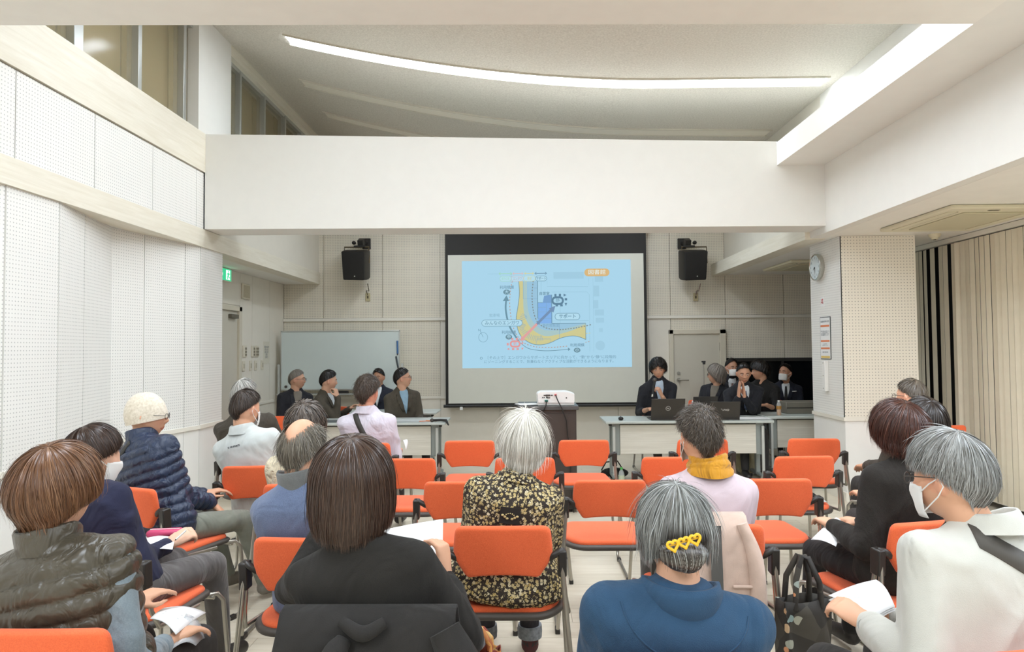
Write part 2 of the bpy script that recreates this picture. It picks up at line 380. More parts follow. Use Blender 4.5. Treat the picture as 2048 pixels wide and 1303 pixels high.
# column beside the seats
cl = S(MB().span((3.15, 6.72, 0), (3.83, 7.4, 2.58)).build('column', SMOOTHW))
MB().span((3.13, 6.698, 0.81), (3.85, 6.72, 2.578)).build('panel', PEG_C, cl); MB().span((3.13, 6.70, 0.81), (3.15, 7.42, 2.578)).build('panel', PEG_L, cl)
MB().span((3.132, 6.704, 0.085), (3.85, 6.72, 0.775)).build('wainscot_panel', SMOOTHW, cl); MB().span((3.134, 6.70, 0.085), (3.15, 7.42, 0.775)).build('wainscot_panel', SMOOTHW, cl)
MB().span((3.115, 6.685, 0.775), (3.865, 7.42, 0.81)).build('trim_rail', TRIM, cl); MB().span((3.12, 6.69, 0), (3.86, 7.42, 0.085)).build('baseboard', TRIM, cl)
# window wall with vertical blinds
S(MB().span((4.5, -3, 0), (4.62, 10.4, 2.6)).build('wall_right', M('dark_window_wall', (38, 36, 32), 0.4)))
SLAT = M('blind_slat_fabric', (232, 222, 199), 0.8, var=0.03)
vb = empty('vertical_blind', (4.33, 5.8, 0), label='tall cream vertical blind of narrow slats covering the window wall past the column', cat='blind')
MB().span((-0.03, -2.2, 2.53), (0.03, 3.0, 2.575)).build('head_rail', TRIM, vb)
sm = MB().box((0, 0, 1.29), (0.003, 0.0640, 2.46)).mesh('slat'); sm.materials.append(SLAT); fix(sm)
y = 3.7
while y < 8.7:
    if all(abs(y - g) > 0.045 for g in (7.30, 7.13, 6.93)):
        o = bpy.data.objects.new('slat', sm); COL.objects.link(o); o.parent = vb; o.location = (random.uniform(-0.004, 0.004), y - 5.8, 0)
        o.rotation_euler = (0, 0, math.radians(random.uniform(-9, 9) + (28 if abs(y - 6.8) < 0.05 else 0)))
    y += 0.0705
MB().span((-0.004, -2.1, 0.058), (0.004, 2.9, 0.064)).build('bottom_chain', TRIM, vb)
S(MB().span((-3.7, -3.12, 0), (4.6, -3.0, 4.8)).build('wall_rear', WHITE))
# ceiling strips
def strip_light(Y, x0, x1, mat, wd=0.17, drop=0.004, dy=0.0):
    xs = np.linspace(x0, x1, 40); fb = MB()
    def ring(x, i):
        y = Y + dy * (x - x0) / (x1 - x0); z = cz(x) - drop; sk = 0.0
        return [(x, y - wd / 2, z), (x, y + wd / 2, z), (x, y + wd / 2, z + 0.05), (x, y - wd / 2, z + 0.05)]
    fb.loft([ring(x, i) for i, x in enumerate(xs)])
    return fb
t = NT('lit_diffuser'); t.base(lin((250, 252, 255))); t.b.inputs['Emission Color'].default_value = (0.91, 1.0, 1.10, 1); t.b.inputs['Emission Strength'].default_value = STRIP_E; LIT = t.m
UNLIT = M('unlit_diffuser', (238, 232, 216), 0.4); CHAN = M('light_channel_paint', (214, 208, 192), 0.5)
for Y, x0, x1, lit, dy, lab in ((6.52, -2.25, 2.92, 1, 0.0, 'long glowing white strip light curving across the high ceiling'), (4.9, -2.3, 2.4, 1, 0, 'glowing strip light hidden above the low ceiling edge'), (3.95, -2.3, 2.4, 1, 0, 'glowing strip light deep above the low ceiling'),
                              (7.75, -2.5, 2.95, 0, 0.35, 'long unlit strip light next behind the glowing one'), (8.85, -2.55, 2.95, 0, 0.35, 'unlit strip light low behind the white cross beam')):
    s_ = strip_light(Y, x0, x1, None, 0.19, 0.010, dy).build('ceiling_light', LIT if lit else UNLIT, smooth=30); tag(s_, lab, 'ceiling light')
    for sd in (-1, 1):
        strip_light(Y + sd * 0.105, x0 - 0.02, x1 + 0.02, None, 0.016, 0.016, dy).build('light_frame', CHAN, s_, smooth=30)
# air conditioners, detectors
ACP = M('air_conditioner_plastic', (226, 218, 190), 0.45); ACS = M('air_conditioner_grille', (206, 198, 168), 0.6); SLOT = M('dark_slot', (92, 84, 64), 0.8)
def cassette(x0, x1, y0, y1, z, lab):
    e = empty('air_conditioner', ((x0 + x1) / 2, (y0 + y1) / 2, z), label=lab, cat='air conditioner')
    a, b = (x1 - x0) / 2, (y1 - y0) / 2
    MB().span((-a, -b, -0.035), (a, b, -0.001)).build('panel', ACP, e, bevel=0.012)
    MB().span((-a * 0.55, -b * 0.72, -0.046), (a * 0.62, b * 0.72, -0.034)).build('intake_grille', ACS, e, bevel=0.006)
    for sx in (-1, 1):
        MB().span((sx * a * 0.8 - 0.035, -b * 0.78, -0.041), (sx * a * 0.8 + 0.035, b * 0.78, -0.034)).build('louvre', ACP, e, bevel=0.004)
        MB().span((sx * a * 0.8 + 0.036, -b * 0.78, -0.0375), (sx * a * 0.8 + 0.046, b * 0.78, -0.034)).build('air_slot', SLOT, e)
    MB().span((-a * 0.2, -b * 0.9, -0.038), (0, -b * 0.85, -0.034)).build('air_slot', SLOT, e)
cassette(3.3, 4.12, 5.25, 6.3, 2.58, 'cream ceiling cassette air conditioner beside the vertical blinds')
cassette(3.35, 4.15, 8.5, 9.5, 2.58, 'cream ceiling cassette air conditioner over the dark back window')
def detector(x, y, z, lab):
    e = MB().lathe([(0.001, 0), (0.055, 0), (0.055, -0.012), (0.045, -0.03), (0.03, -0.035), (0.028, -0.05), (0.001, -0.052)], (x, y, z), 20).build('smoke_detector', ACP, smooth=40); tag(e, lab, 'smoke detector')
    MB().cyl((x, y, z - 0.05), (x, y, z - 0.056), 0.012).build('indicator', SLOT, e)
detector(4.02, 6.66, 2.58, 'small round smoke detector on low ceiling next to the blinds')
detector(3.72, 8.3, 2.58, 'small round smoke detector on low ceiling behind the column')
# things fixed to the column
RIMM = M('clock_rim_silver', (196, 196, 188), 0.25, 0.8); FACEM = M('clock_face', (222, 232, 234), 0.5); BLK = M('black_plastic', (30, 29, 27), 0.45); INK = M('print_ink', (84, 96, 108), 0.7)
ck = empty('wall_clock', (3.13, 7.2, 2.33), label='round silver rimmed wall clock high on the white column', cat='clock')
RC = ry(-PI / 2)
MB().lathe([(0.001, 0), (0.135, 0), (0.142, 0.02), (0.14, 0.045), (0.128, 0.05), (0.122, 0.04), (0.001, 0.04)], (0, 0, 0), 32, RC).build('rim', RIMM, ck, smooth=40)
MB().lathe([(0.001, 0.03), (0.124, 0.03), (0.124, 0.043), (0.001, 0.043)], (0, 0, 0), 32, RC).build('face', FACEM, ck)
def clockpos(h): a = h / 12 * 2 * PI; return math.sin(a), math.cos(a)
CKM = np.array([[0, 0, -1.0], [-1, 0, 0], [0, 1, 0]])   # text plane onto a wall that faces -x
for hh in range(1, 13):
    v, fc = text_mesh(str(hh), 0.034); s, c = clockpos(hh); v = v + np.array([s * 0.098, c * 0.098, 0])
    MB().add(xf(v, CKM, (-0.0445, 0, 0)), fc).build('numeral', INK, ck)
for hr, ln, wd in ((7.9, 0.055, 0.008), (5.9, 0.085, 0.006)):
    s, c = clockpos(hr); MB().add(xf([(-c * wd, s * wd, 0), (c * wd, -s * wd, 0), (s * ln, c * ln, 0)], CKM, (-0.0465, 0, 0)), [(0, 1, 2)]).build('clock_hand', BLK, ck)
PAPER = M('white_paper', (240, 240, 238), 0.7, var=0.01)
st = tag(MB().span((3.126, 7.1, 1.91), (3.13, 7.17, 2.01)).build('sticker', PAPER), 'small white sticker with red mark under the clock', 'sticker')
v, fc = text_mesh('火気\n厳禁', 0.028, bold=0.001); MB().add(xf(v, CKM, (3.1255, 7.135, 1.965)), fc).build('lettering', M('red_print', (206, 84, 84), 0.7), st)
po = empty('notice_poster', (3.13, 7.075, 1.585), label='framed white notice with orange headings below the clock on column', cat='poster')
MB().span((-0.006, -0.118, -0.218), (0, 0.118, 0.218)).build('frame', M('poster_frame', (70, 74, 74), 0.4), po)
MB().span((-0.008, -0.11, -0.21), (-0.004, 0.11, 0.21)).build('sheet', PAPER, po)
ORP = M('orange_print', (232, 140, 96), 0.7); YEP = M('yellow_print', (228, 196, 110), 0.7)
for z, mm, hh in ((0.125, ORP, 0.02), (-0.03, ORP, 0.018), (-0.105, ORP, 0.018), (-0.195, YEP, 0.022)): MB().span((-0.0092, -0.1, z - hh / 2), (-0.008, 0.1, z + hh / 2)).build('heading_bar', mm, po)
for tx, z, sz in (('会議室使用時の注意', 0.17, 0.021), ('室内での飲食はご遠慮ください\n机・椅子は元の位置へ\n消灯・施錠を確認してください\n空調の電源を切ってください', 0.05, 0.0135), ('ごみは各自で\nお持ち帰りください', -0.068, 0.0145), ('連絡先 事務室 内線', -0.145, 0.015)):
    v, fc = text_mesh(tx, sz); MB().add(xf(v, CKM, (-0.0094, 0, z)), fc).build('lettering', INK, po)
gb = tag(MB().span((3.09, 7.03, 1.04), (3.13, 7.10, 1.355)).build('cable_cover', SMOOTHW, bevel=0.005), 'slim white box screwed on the column below the notice', 'cable cover')
for z in (1.07, 1.2, 1.33): MB().cyl((3.092, 7.065, z), (3.087, 7.065, z), 0.006, n=10).build('screw', STEEL, gb)
# alcove fittings
SWP = M('switch_plate', (222, 214, 194), 0.5)
EXG = M('exit_sign_green', (40, 170, 120), 0.4, emit=1.1); EXW = M('exit_sign_white', (225, 245, 235), 0.4, emit=1.0)
ex = empty('exit_sign', (-3.6, 8.09, 2.34), label='lit green exit sign above the door in the alcove', cat='exit sign')
MB().span((0, -0.18, 0), (0.055, 0.18, 0.155)).build('housing', SMOOTH, ex, bevel=0.004); MB().span((0.055, -0.17, 0.008), (0.058, 0.17, 0.147)).build('green_panel', EXG, ex)
mb = MB(); mb.span((0.058, 0.02, 0.02), (0.060, 0.13, 0.135)); mb.build('door_pictogram', EXW, ex)
RUN = MB(); RUN.ball((0.062, 0.085, 0.118), (0.002, 0.012, 0.012)); RUN.tube([(0.061, 0.082, 0.1), (0.061, 0.07, 0.07)], 0.009, 6); RUN.tube([(0.061, 0.07, 0.07), (0.061, 0.05, 0.05), (0.061, 0.06, 0.025)], 0.006, 6); RUN.tube([(0.061, 0.07, 0.07), (0.061, 0.09, 0.05), (0.061, 0.115, 0.045)], 0.006, 6); RUN.tube([(0.061, 0.08, 0.1), (0.061, 0.1, 0.085), (0.061, 0.115, 0.095)], 0.005, 6); RUN.tube([(0.061, 0.08, 0.1), (0.061, 0.055, 0.095), (0.061, 0.045, 0.075)], 0.005, 6)
RUN.build('running_figure', EXG, ex)
MB().add(xf([(0, -0.02, 0), (0.03, 0.0, 0), (0, 0.02, 0)], np.array([[0, 0, 1], [-1, 0, 0], [0, 1, 0.0]]), (0.0605, -0.07, 0.078)), [(0, 1, 2)]).build('arrow', EXW, ex)
vt = tag(MB().span((-3.6, 8.69, 2.17), (-3.575, 8.93, 2.37)).build('intercom_speaker', SWP, bevel=0.008), 'small beige wall speaker box between exit sign and back corner', 'speaker box')
MB().span((-3.576, 8.71, 2.19), (-3.572, 8.91, 2.35)).build('grille', M('beige_mesh', (196, 186, 160), 0.8, var=0.15, vscale=200), vt)
for i, Y in enumerate((8.79, 9.07, 9.2)):
    o = tag(MB().span((-3.6, Y - 0.05, 1.42), (-3.585, Y + 0.06, 1.57)).build('switch_panel', SWP, bevel=0.004), ['wide light switch panel beside the alcove door frame, upper row', 'light switch panel in the middle of the upper row in alcove', 'dark buttoned control panel ending the upper row in alcove'][i], 'switch', 'controls on the alcove wall')
    for zz in (1.45, 1.49, 1.53): MB().span((-3.586, Y - 0.035 if i == 2 else Y + 0.005, zz - 0.015), (-3.579, Y + 0.045, zz + 0.015)).build('button', M('switch_button', (140, 132, 112), 0.5), o)
for i, Y in enumerate((8.77, 9.0, 9.17, 9.4)):
    o = tag(MB().span((-3.6, Y - 0.04, 1.24), (-3.588, Y + 0.04, 1.37)).build('switch_panel', SWP, bevel=0.004), ['first', 'second', 'third', 'last'][i] + ' small switch plate from the alcove door in the lower row', 'switch', 'controls on the alcove wall')
    MB().span((-3.59, Y - 0.015, 1.275), (-3.583, Y + 0.015, 1.335)).build('button', M('switch_button2', (196, 188, 166), 0.5), o)
no = tag(MB().span((-3.6, 9.45, 1.32), (-3.597, 9.68, 1.63)).build('notice_sheet', M('notice_paper', (222, 216, 198), 0.7)), 'faded paper notice taped near the back corner above switches', 'notice')
v, fc = text_mesh('照明の操作\n前列 点灯\n後列 点灯\n調光\n全消灯', 0.035); MB().add(xf(v, np.array([[0, 0, 1.0], [-1, 0, 0], [0, 1, 0]]) * np.array([[1], [-1], [1]]), (-3.5965, 9.565, 1.48)), fc).build('lettering', INK, no)
# ------------------------------------------------------------------ chairs
ORANGE = fabric('orange_upholstery', (246, 102, 44), rough=0.75, fold=0.0, grain=0.0, var=0.03, sheen=0.3)
t = NT('orange_weave'); t.b.inputs['Roughness'].default_value = 0.8; t.b.inputs['Sheen Weight'].default_value = 0.15
t.base(t.ramp(t.noise(350, 2), [(0.35, lin((230, 97, 50))), (0.65, lin((242, 110, 60)))])); t.bump(t.noise(500, 1), 0.25, 0.003); ORANGE = t.m
CHROME = M('satin_steel_tube', (176, 172, 162), 0.28, 0.85); CBLK = M('chair_black_plastic', (46, 42, 38), 0.4); CGRY = M('chair_seat_tray', (74, 68, 62), 0.5)
def rounded(poly, r, n=4):
    out = []; m = len(poly)
    for i in range(m):
        p = np.array(poly[i], float); a = np.array(poly[i - 1], float) - p; b = np.array(poly[(i + 1) % m], float) - p
        rr = min(r[i] if hasattr(r, '__len__') else r, 0.45 * np.linalg.norm(a), 0.45 * np.linalg.norm(b)); A = p + nrm(a) * rr; B = p + nrm(b) * rr
        for k in range(n + 1): u = k / n; out.append((1 - u) ** 2 * A + 2 * u * (1 - u) * p + u * u * B)
    return out
def padded(poly, depth, bulge, bend=None, n=4):
    "a cushion: outline polygon in (x, z) swept to a thickness along y with soft edges; bend(x) shifts y"
    P = []
    for a, b in zip(poly, list(poly[1:]) + [poly[0]]):
        a, b = np.array(a, float), np.array(b, float); k = max(1, int(np.linalg.norm(b - a) / 0.03)); P += [a + (b - a) * i / k for i in range(k)]
    P = np.array(P); c = (P.max(0) + P.min(0)) / 2; mb = MB(); rings = []
    for y, s in [(0, q) for q in (.02, .15, .3, .45, .6, .75, .86, .94)] + [(depth * 0.12, 0.975), (depth * 0.3, 0.995), (depth * 0.5, 1.0), (depth * 0.7, 0.995), (depth * 0.88, 0.975)] + [(depth, q) for q in (.94, .86, .75, .6, .45, .3, .15, .02)]:
        q = c + (P - c) * max(s, 0.02); off = bulge * (1 - s * s) * (-1 if y < depth / 2 else 1)
        rings.append([(x, y + off + (bend(x) if bend else 0), z) for x, z in q])
    mb.loft(rings); return mb
def backpoly():
    h, w0, w1, wb = 0.208, 0.19, 0.202, 0.145
    P = rounded([(-w0, h), (-w1, 0.085), (-wb, 0.0), (wb, 0.0), (w1, 0.085), (w0, h)], [0.03, 0.04, 0.014, 0.014, 0.04, 0.03])
    out = []
    for a, b in zip(P, P[1:] + P[:1]):
        k = max(1, int(np.linalg.norm(b - a) / 0.03)); out += [a + (b - a) * q / k for q in range(k)]
    return [np.array([x, z + (0.013 * max(0, 1 - (x / wb) ** 2) if z < 0.02 else 0.004 * (1 - (x / w0) ** 2) * (z > h - 0.01))]) for x, z in out]
def make_chair(label, loc, rot):
    e = empty('stacking_chair', loc, rot, label=label, cat='chair', group='orange chairs set out in rows')
    parts = []
    bend = lambda x: 0.35 * x * x - 0.0
    b = padded(backpoly(), 0.032, 0.004, bend); bo = b.build('backrest', ORANGE, e, (0, -0.245, 0.585), smooth=60, rot=(math.radians(8), 0, 0)); parts.append(bo)
    # seat: cushion on a dark tray, rounded towards the back
    sp = rounded([(-0.215, 0.23), (-0.235, -0.10), (-0.17, -0.205), (0.17, -0.205), (0.235, -0.10), (0.215, 0.23)], [0.05, 0.1, 0.12, 0.12, 0.1, 0.05], 5)
    s = padded(sp, 0.035, 0.006); v = s.verts(); s.v = [np.stack([v[:, 0], v[:, 2], 0.425 + v[:, 1]], 1)]
    parts.append(s.build('seat', ORANGE, e, smooth=60))
    sp2 = rounded([(-0.235, 0.24), (-0.258, -0.11), (-0.18, -0.228), (0.18, -0.228), (0.258, -0.11), (0.235, 0.24)], [0.05, 0.1, 0.12, 0.12, 0.1, 0.05], 5)
    s = padded(sp2, 0.03, 0.0); v = s.verts(); s.v = [np.stack([v[:, 0], v[:, 2], 0.41 + v[:, 1]], 1)]
    parts.append(s.build('seat_tray', CGRY, e, smooth=60))
    for sx in (-1, 1):
        m = MB(); m.tube([(sx * 0.235, -0.235, 0.64), (sx * 0.252, -0.25, 0.42), (sx * 0.288, -0.285, 0.03), (sx * 0.29, -0.275, 0.013), (sx * 0.29, -0.25, 0.012), (sx * 0.29, 0.2, 0.012), (sx * 0.288, 0.265, 0.02), (sx * 0.282, 0.285, 0.06), (sx * 0.265, 0.262, 0.38), (sx * 0.25, 0.24, 0.415), (sx * 0.22, 0.2, 0.418)], 0.0105, 8)
        parts.append(m.build('leg', CHROME, e, smooth=60))
        m = MB(); m.tube([(sx * 0.236, -0.21, 0.64), (sx * 0.25, -0.2, 0.5), (sx * 0.262, -0.17, 0.43), (sx * 0.25, 0.1, 0.415)], 0.0095, 8); parts.append(m.build('side_tube', CHROME, e, smooth=60))
        m = MB(); m.box((sx * 0.237, -0.222, 0.645), (0.034, 0.05, 0.105), rx(math.radians(4))); parts.append(m.build('bracket', CBLK, e, bevel=0.006))
        m = MB(); m.tube([(sx * 0.237, -0.225, 0.692), (sx * 0.222, -0.24, 0.69), (sx * 0.2, -0.235, 0.675), (sx * 0.185, -0.225, 0.665)], [0.012, 0.013, 0.014, 0.016], 8); parts.append(m.build('bracket_arm', CBLK, e, smooth=60))
        for yy, ln in ((-0.262, 0.06), (0.18, 0.04)): parts.append(MB().box((sx * 0.289, yy, 0.012), (0.026, ln, 0.026)).build('foot_pad', CBLK, e, bevel=0.004))
    m = MB(); m.tube([(-0.25, 0.215, 0.405), (0.25, 0.215, 0.405)], 0.009, 8); parts.append(m.build('cross_tube', CHROME, e, smooth=60))
    CH[e.name] = parts
    return e
SEAT0 = 0.44
CHAIRS = [  # X, Y of the backrest, turn in degrees, label
    (-0.41, 5.29, 0, 'empty orange first row chair between projector stand and the table before the whiteboard'),
    (0.47, 5.29, 0, 'empty orange chair straight in front of the dark projector stand'),
    (1.38, 5.29, 0, 'orange chair in first row mostly hidden behind curly haired head in pink sweater'),
    (2.23, 5.29, -3, 'empty orange chair in the first row beside the white column'),
    (-0.76, 4.45, 0, 'empty orange chair in second row behind the man in pale pink shirt'),
    (0.013, 4.45, 0, 'orange chair in second row half hidden by the white haired head'),
    (0.96, 4.45, 0, 'orange chair in second row beside curly haired person in pink, partly covered'),
    (1.81, 4.45, 3, 'orange second row chair holding papers and a black pouch on its seat'),
    (-0.336, 3.67, 0, 'orange chair half hidden behind the floral blouse'),
    (0.464, 3.69, 0, 'empty orange chair between floral blouse and pink sweater with whole seat showing'),
    (1.35, 3.70, 0, 'empty orange chair between pink sweater and black cardigan with long sled leg in view'),
    (-1.69, 2.64, -8, 'orange chair under the masked woman in navy jacket'),
    (-0.83, 2.59, -4, 'orange chair under the balding man in blue fleece'),
    (-0.083, 2.75, 0, 'orange chair under the white haired woman in floral blouse'),
    (0.764, 2.76, 0, 'orange chair draped with a pale pink coat'),
    (1.64, 2.80, 14, 'orange chair under the woman in black cardigan, turned slightly'),
    (-1.25, 1.756, 0, 'orange chair under the woman in quilted vest'),
    (-0.40, 1.785, 0, 'chair with a black jacket over its back under bobbed woman'),
    (0.35, 1.60, 0, 'orange chair under the grey haired woman with yellow hair clip'),
    (1.20, 1.635, 12, 'orange chair under the grey haired man in white jacket'),
    (-2.06, 3.57, -22, 'orange chair under the man in knit cap and navy puffer'),
    (-1.65, 4.2, 4, 'deep orange chair under the man in white jacket with back print'),
    (-1.18, 3.62, 0, 'orange chair under the woman in cream patterned blouse'),
    (-1.20, 5.2, 0, 'orange chair under the man in pale pink shirt'),
    (-2.0, 4.98, 0, 'orange chair under the silver haired man in dark jacket by the alcove'),
    (2.62, 4.42, 8, 'orange chair under the man with cropped greying hair by the blinds'),
    (2.02, 3.42, 10, 'orange chair under the dark haired woman between two others by the blinds'),
    (1.98, 2.24, 10, 'orange chair under the person in lavender top behind the white jacket'),
    (3.72, 6.1, 4, 'empty orange chair alone next to the vertical blinds'),
    (-2.62, 7.32, 180, 'empty orange chair at the end of the panel table by the alcove'),
    (-2.98, 8.5, 115, 'orange chair under the panelist with grey hair and glasses'),
    (-2.34, 8.55, 160, 'orange chair under the panelist resting chin on hand'),
    (-1.46, 8.55, 165, 'orange chair under the panelist in glasses and light blue shirt'),
    (-1.98, 9.58, 180, 'orange chair under the panelist in front of the whiteboard'),
    (1.68, 8.62, 180, 'orange chair under the speaker holding microphone'),
    (2.66, 8.62, 180, 'orange chair under the man pressing his palms together'),
    (2.42, 9.2, 170, 'orange chair under the long grey haired man in dark suit'),
    (2.80, 9.85, 180, 'orange chair under the masked man in tie by the door'),
    (3.28, 9.2, 150, 'orange chair under the young man in black shirt'),
    (3.72, 9.78, 180, 'orange chair under the masked man in dark suit with white name badge'),
]
def chair_loc(X, Yb, deg):
    a = math.radians(deg); return (X - math.sin(a) * 0.24, Yb + math.cos(a) * 0.24, 0.0)
proto = None; CHAIR_OBJ = []
for X, Yb, deg, lab in CHAIRS:
    if proto is None: proto = make_chair(lab, chair_loc(X, Yb, deg), math.radians(deg)); o = proto
    else:
        o = copy_tree(proto); o.location = chair_loc(X, Yb, deg); o.rotation_euler = (0, 0, math.radians(deg)); o['label'] = lab
    CHAIR_OBJ.append(o)
# ------------------------------------------------------------------ tables
TOP = M('table_top_laminate', (196, 202, 196), 0.35, var=0.01); TGRY = M('table_grey_metal', (150, 156, 152), 0.4, 0.2)
t = NT('pale_wood_modesty'); t.b.inputs['Roughness'].default_value = 0.5
t.base(t.ramp(t.noise(4, 4, t.mapped((0.6, 1, 14)), 0.6, 0.5), [(0.3, lin((214, 208, 194))), (0.7, lin((230, 225, 212)))])); MODEST = t.m
def make_table(X0, X1, Y, label, depth=0.58, yaw=0.0):
    w_ = X1 - X0; e = empty('folding_table', ((X0 + X1) / 2, Y + depth / 2, 0), yaw, label=label, cat='table', group='long panel tables')
    h = w_ / 2; d = depth / 2
    MB().box((0, 0, 0.685), (w_, depth, 0.03)).build('tabletop', TOP, e, bevel=0.008)
    MB().box((0, -d + 0.13, 0.655), (w_ - 0.1, 0.05, 0.03)).build('top_rail', CBLK, e)
    MB().box((0, -d + 0.1, 0.49), (w_ - 0.34, 0.018, 0.32)).build('modesty_panel', MODEST, e, bevel=0.003)
    for sx in (-1, 1):
        MB().box((sx * (h - 0.125), -d + 0.12, 0.49), (0.09, 0.035, 0.35)).build('side_bracket', TGRY, e, bevel=0.006)
        m = MB(); m.box((sx * (h - 0.1), -0.02, 0.37), (0.05, 0.06, 0.58)); lg = m.build('leg', TGRY, e, bevel=0.006)
        MB().box((sx * (h - 0.1), -0.01, 0.085), (0.045, depth - 0.06, 0.035)).build('foot_bar', TGRY, lg, bevel=0.01)
        for sy in (-1, 1):
            MB().cyl((sx * (h - 0.1) - 0.014, sy * (d - 0.06), 0.034), (sx * (h - 0.1) + 0.014, sy * (d - 0.06), 0.034), 0.034, n=14).build('caster', CBLK, lg, smooth=40)
        MB().box((sx * (h - 0.1), -d + 0.08, 0.36), (0.03, 0.03, 0.55)).build('leg_post', M('leg_post_light', (206, 208, 202), 0.35, 0.3), lg, bevel=0.006)
    return e
make_table(0.905, 2.74, 7.5, 'long grey panel table with two black laptops and hanging cables')
make_table(-2.69, -0.85, 7.5, 'long grey panel table in front of the whiteboard, row of panelists behind')
make_table(2.79, 4.35, 7.92, 'panel table set back behind the first, ending behind white column')
make_table(-3.02, -1.1, 8.72, 'rear panel table just before the whiteboard, mostly hidden by seated men', 0.5)
TZ = 0.70
# ------------------------------------------------------------------ laptops and small table things
LID = M('laptop_lid_dark', (62, 58, 53), 0.35, 0.3); LOGO = M('pale_logo', (206, 204, 196), 0.4)
def laptop(x, y, wd, hh, yaw, label, tilt=14, z=TZ):
    e = empty('laptop', (x, y, z), yaw, label=label, cat='laptop', group='laptops on the panel tables')
    MB().box((0, 0.12, 0.01), (wd, 0.24, 0.016)).build('base', LID, e, bevel=0.004)
    l = MB().box((0, 0, hh / 2), (wd, 0.008, hh)).build('lid', LID, e, (0, 0.004, 0.012), bevel=0.004, rot=(math.radians(tilt), 0, 0))
    MB().box((0, 0.0048, hh / 2), (wd - 0.02, 0.0012, hh - 0.03)).build('screen', M('laptop_screen', (150, 170, 190), 0.3, emit=0.35), l)
    MB().box((0, 0.1, 0.0185), (wd - 0.04, 0.1, 0.002)).build('keyboard', BLK, e)
    return e, l
XZ = np.array([[1.0, 0, 0], [0, 0, -1], [0, 1, 0]])     # flat lettering stood upright facing -y
e, l = laptop(1.60, 7.58, 0.37, 0.235, 0.0, 'black laptop with round logo on lid in front of the speaker')
m = MB(); m.tube([(0.0245 * math.cos(a), -0.0045, 0.125 + 0.0245 * math.sin(a)) for a in np.linspace(0, 2 * PI, 33)], 0.0019, 6, cap=False); v, fc = text_mesh('DELL', 0.0145, bold=0.0006); m.add(xf(v @ rz(-0.25).T, XZ, (0, -0.0052, 0.125)), fc); m.build('logo', LOGO, l)
e, l = laptop(2.22, 7.56, 0.325, 0.20, -0.05, 'black laptop with angular lettering on its lid before praying man')
m = MB()
def stroke(pts, wd):
    P = [np.array(p, float) for p in pts]; L, R_ = [], []
    for i in range(len(P)):
        d = nrm(P[min(i + 1, len(P) - 1)] - P[max(i - 1, 0)]); n_ = np.array([-d[1], d[0]]) * wd / 2; L.append(P[i] + n_); R_.append(P[i] - n_)
    n = len(P); return np.array([(q[0], q[1], 0) for q in L + R_]), [(i, n + i, n + i + 1, i + 1) for i in range(n - 1)]
for pts in ([(-.045, .011), (-.036, .011), (-.024, -.009), (-.010, .011)], [(-.014, -.009), (-.004, .008), (.002, .008), (.005, -.009)], [(.011, .010), (.011, -.009)],
            [(.030 + .012 * math.cos(t), .009 * math.sin(t)) for t in np.linspace(0, 2 * PI, 16)]):
    v, fc = stroke(pts, 0.0042); m.add(xf(v, XZ, (0, -0.0048, 0.105)), fc)
m.build('logo', LOGO, l)
laptop(2.12, 8.0, 0.3, 0.2, 0.15, 'dark laptop without logo behind the lettered one', 10, 0.72)
MB().box((0, 0, 0), (0.34, 0.26, 0.018)).build('laptop_stand', TOP, loc=(2.12, 7.97, 0.711)); tag(bpy.data.objects['laptop_stand'], 'flat pale riser under the dark laptop without logo', 'stand')
def mouse(x, y, label, mat, z=TZ, s=1.0):
    m = MB(); m.ball((0, 0, 0.012), (0.034 * s, 0.052 * s, 0.022)); o = m.build('mouse', mat, loc=(x, y, z + 0.006), smooth=80); tag(o, label, 'mouse')
    MB().box((0, 0.028, 0.03), (0.006, 0.022, 0.012)).build('scroll_wheel', CGRY, o, bevel=0.002)
mouse(1.09, 7.62, 'small black mouse at the free end of laptop table', BLK, s=0.85)
def bottle(x, y, z, h, r, label, liquid, level, capc, lab=None, group='drink bottles'):
    e = empty('plastic_bottle', (x, y, z), label=label, cat='bottle', group=group)
    prof = [(0.001, 0), (r * 0.9, 0), (r, h * 0.03), (r, h * 0.3), (r * 0.94, h * 0.34), (r, h * 0.38), (r, h * 0.66), (r * 0.8, h * 0.78), (r * 0.42, h * 0.87), (r * 0.4, h * 0.93), (0.001, h * 0.93)]
    MB().lathe(prof, (0, 0, 0), 18).build('bottle_shell', CLEAR, e, smooth=40)
    lp = [(0.001, 0.002)] + [(max(rr - 0.003, 0.001), zz + 0.002) for rr, zz in prof[1:-1] if zz < h * level] + [(r * 0.9, h * level), (0.001, h * level)]
    if level > 0: MB().lathe(lp, (0, 0, 0), 18).build('drink', liquid, e, smooth=40)
    MB().cyl((0, 0, h * 0.9), (0, 0, h), r * 0.46, n=14).build('cap', capc, e, smooth=40)
    if lab: MB().lathe([(r + 0.0005, h * 0.4), (r + 0.001, h * 0.4), (r + 0.001, h * 0.62), (r + 0.0005, h * 0.62)], (0, 0, 0), 18).build('wrapper', lab, e, smooth=40)
t = NT('clear_plastic'); t.b.inputs['Base Color'].default_value = (0.86, 0.9, 0.9, 1); t.b.inputs['Roughness'].default_value = 0.08; t.b.inputs['Alpha'].default_value = 0.3; CLEAR = t.m
TEA = M('brown_tea', (150, 88, 40), 0.2); AMB = M('amber_drink', (206, 140, 50), 0.2); WAT = M('water_drink', (206, 212, 208), 0.15); WCAP = M('white_cap', (232, 232, 228), 0.4)
bottle(1.06, 7.42, 0, 0.215, 0.032, 'tea bottle with green cap standing on floor by table leg', TEA, 0.36, M('green_cap', (72, 172, 72), 0.4), M('tea_label', (196, 204, 176), 0.5))
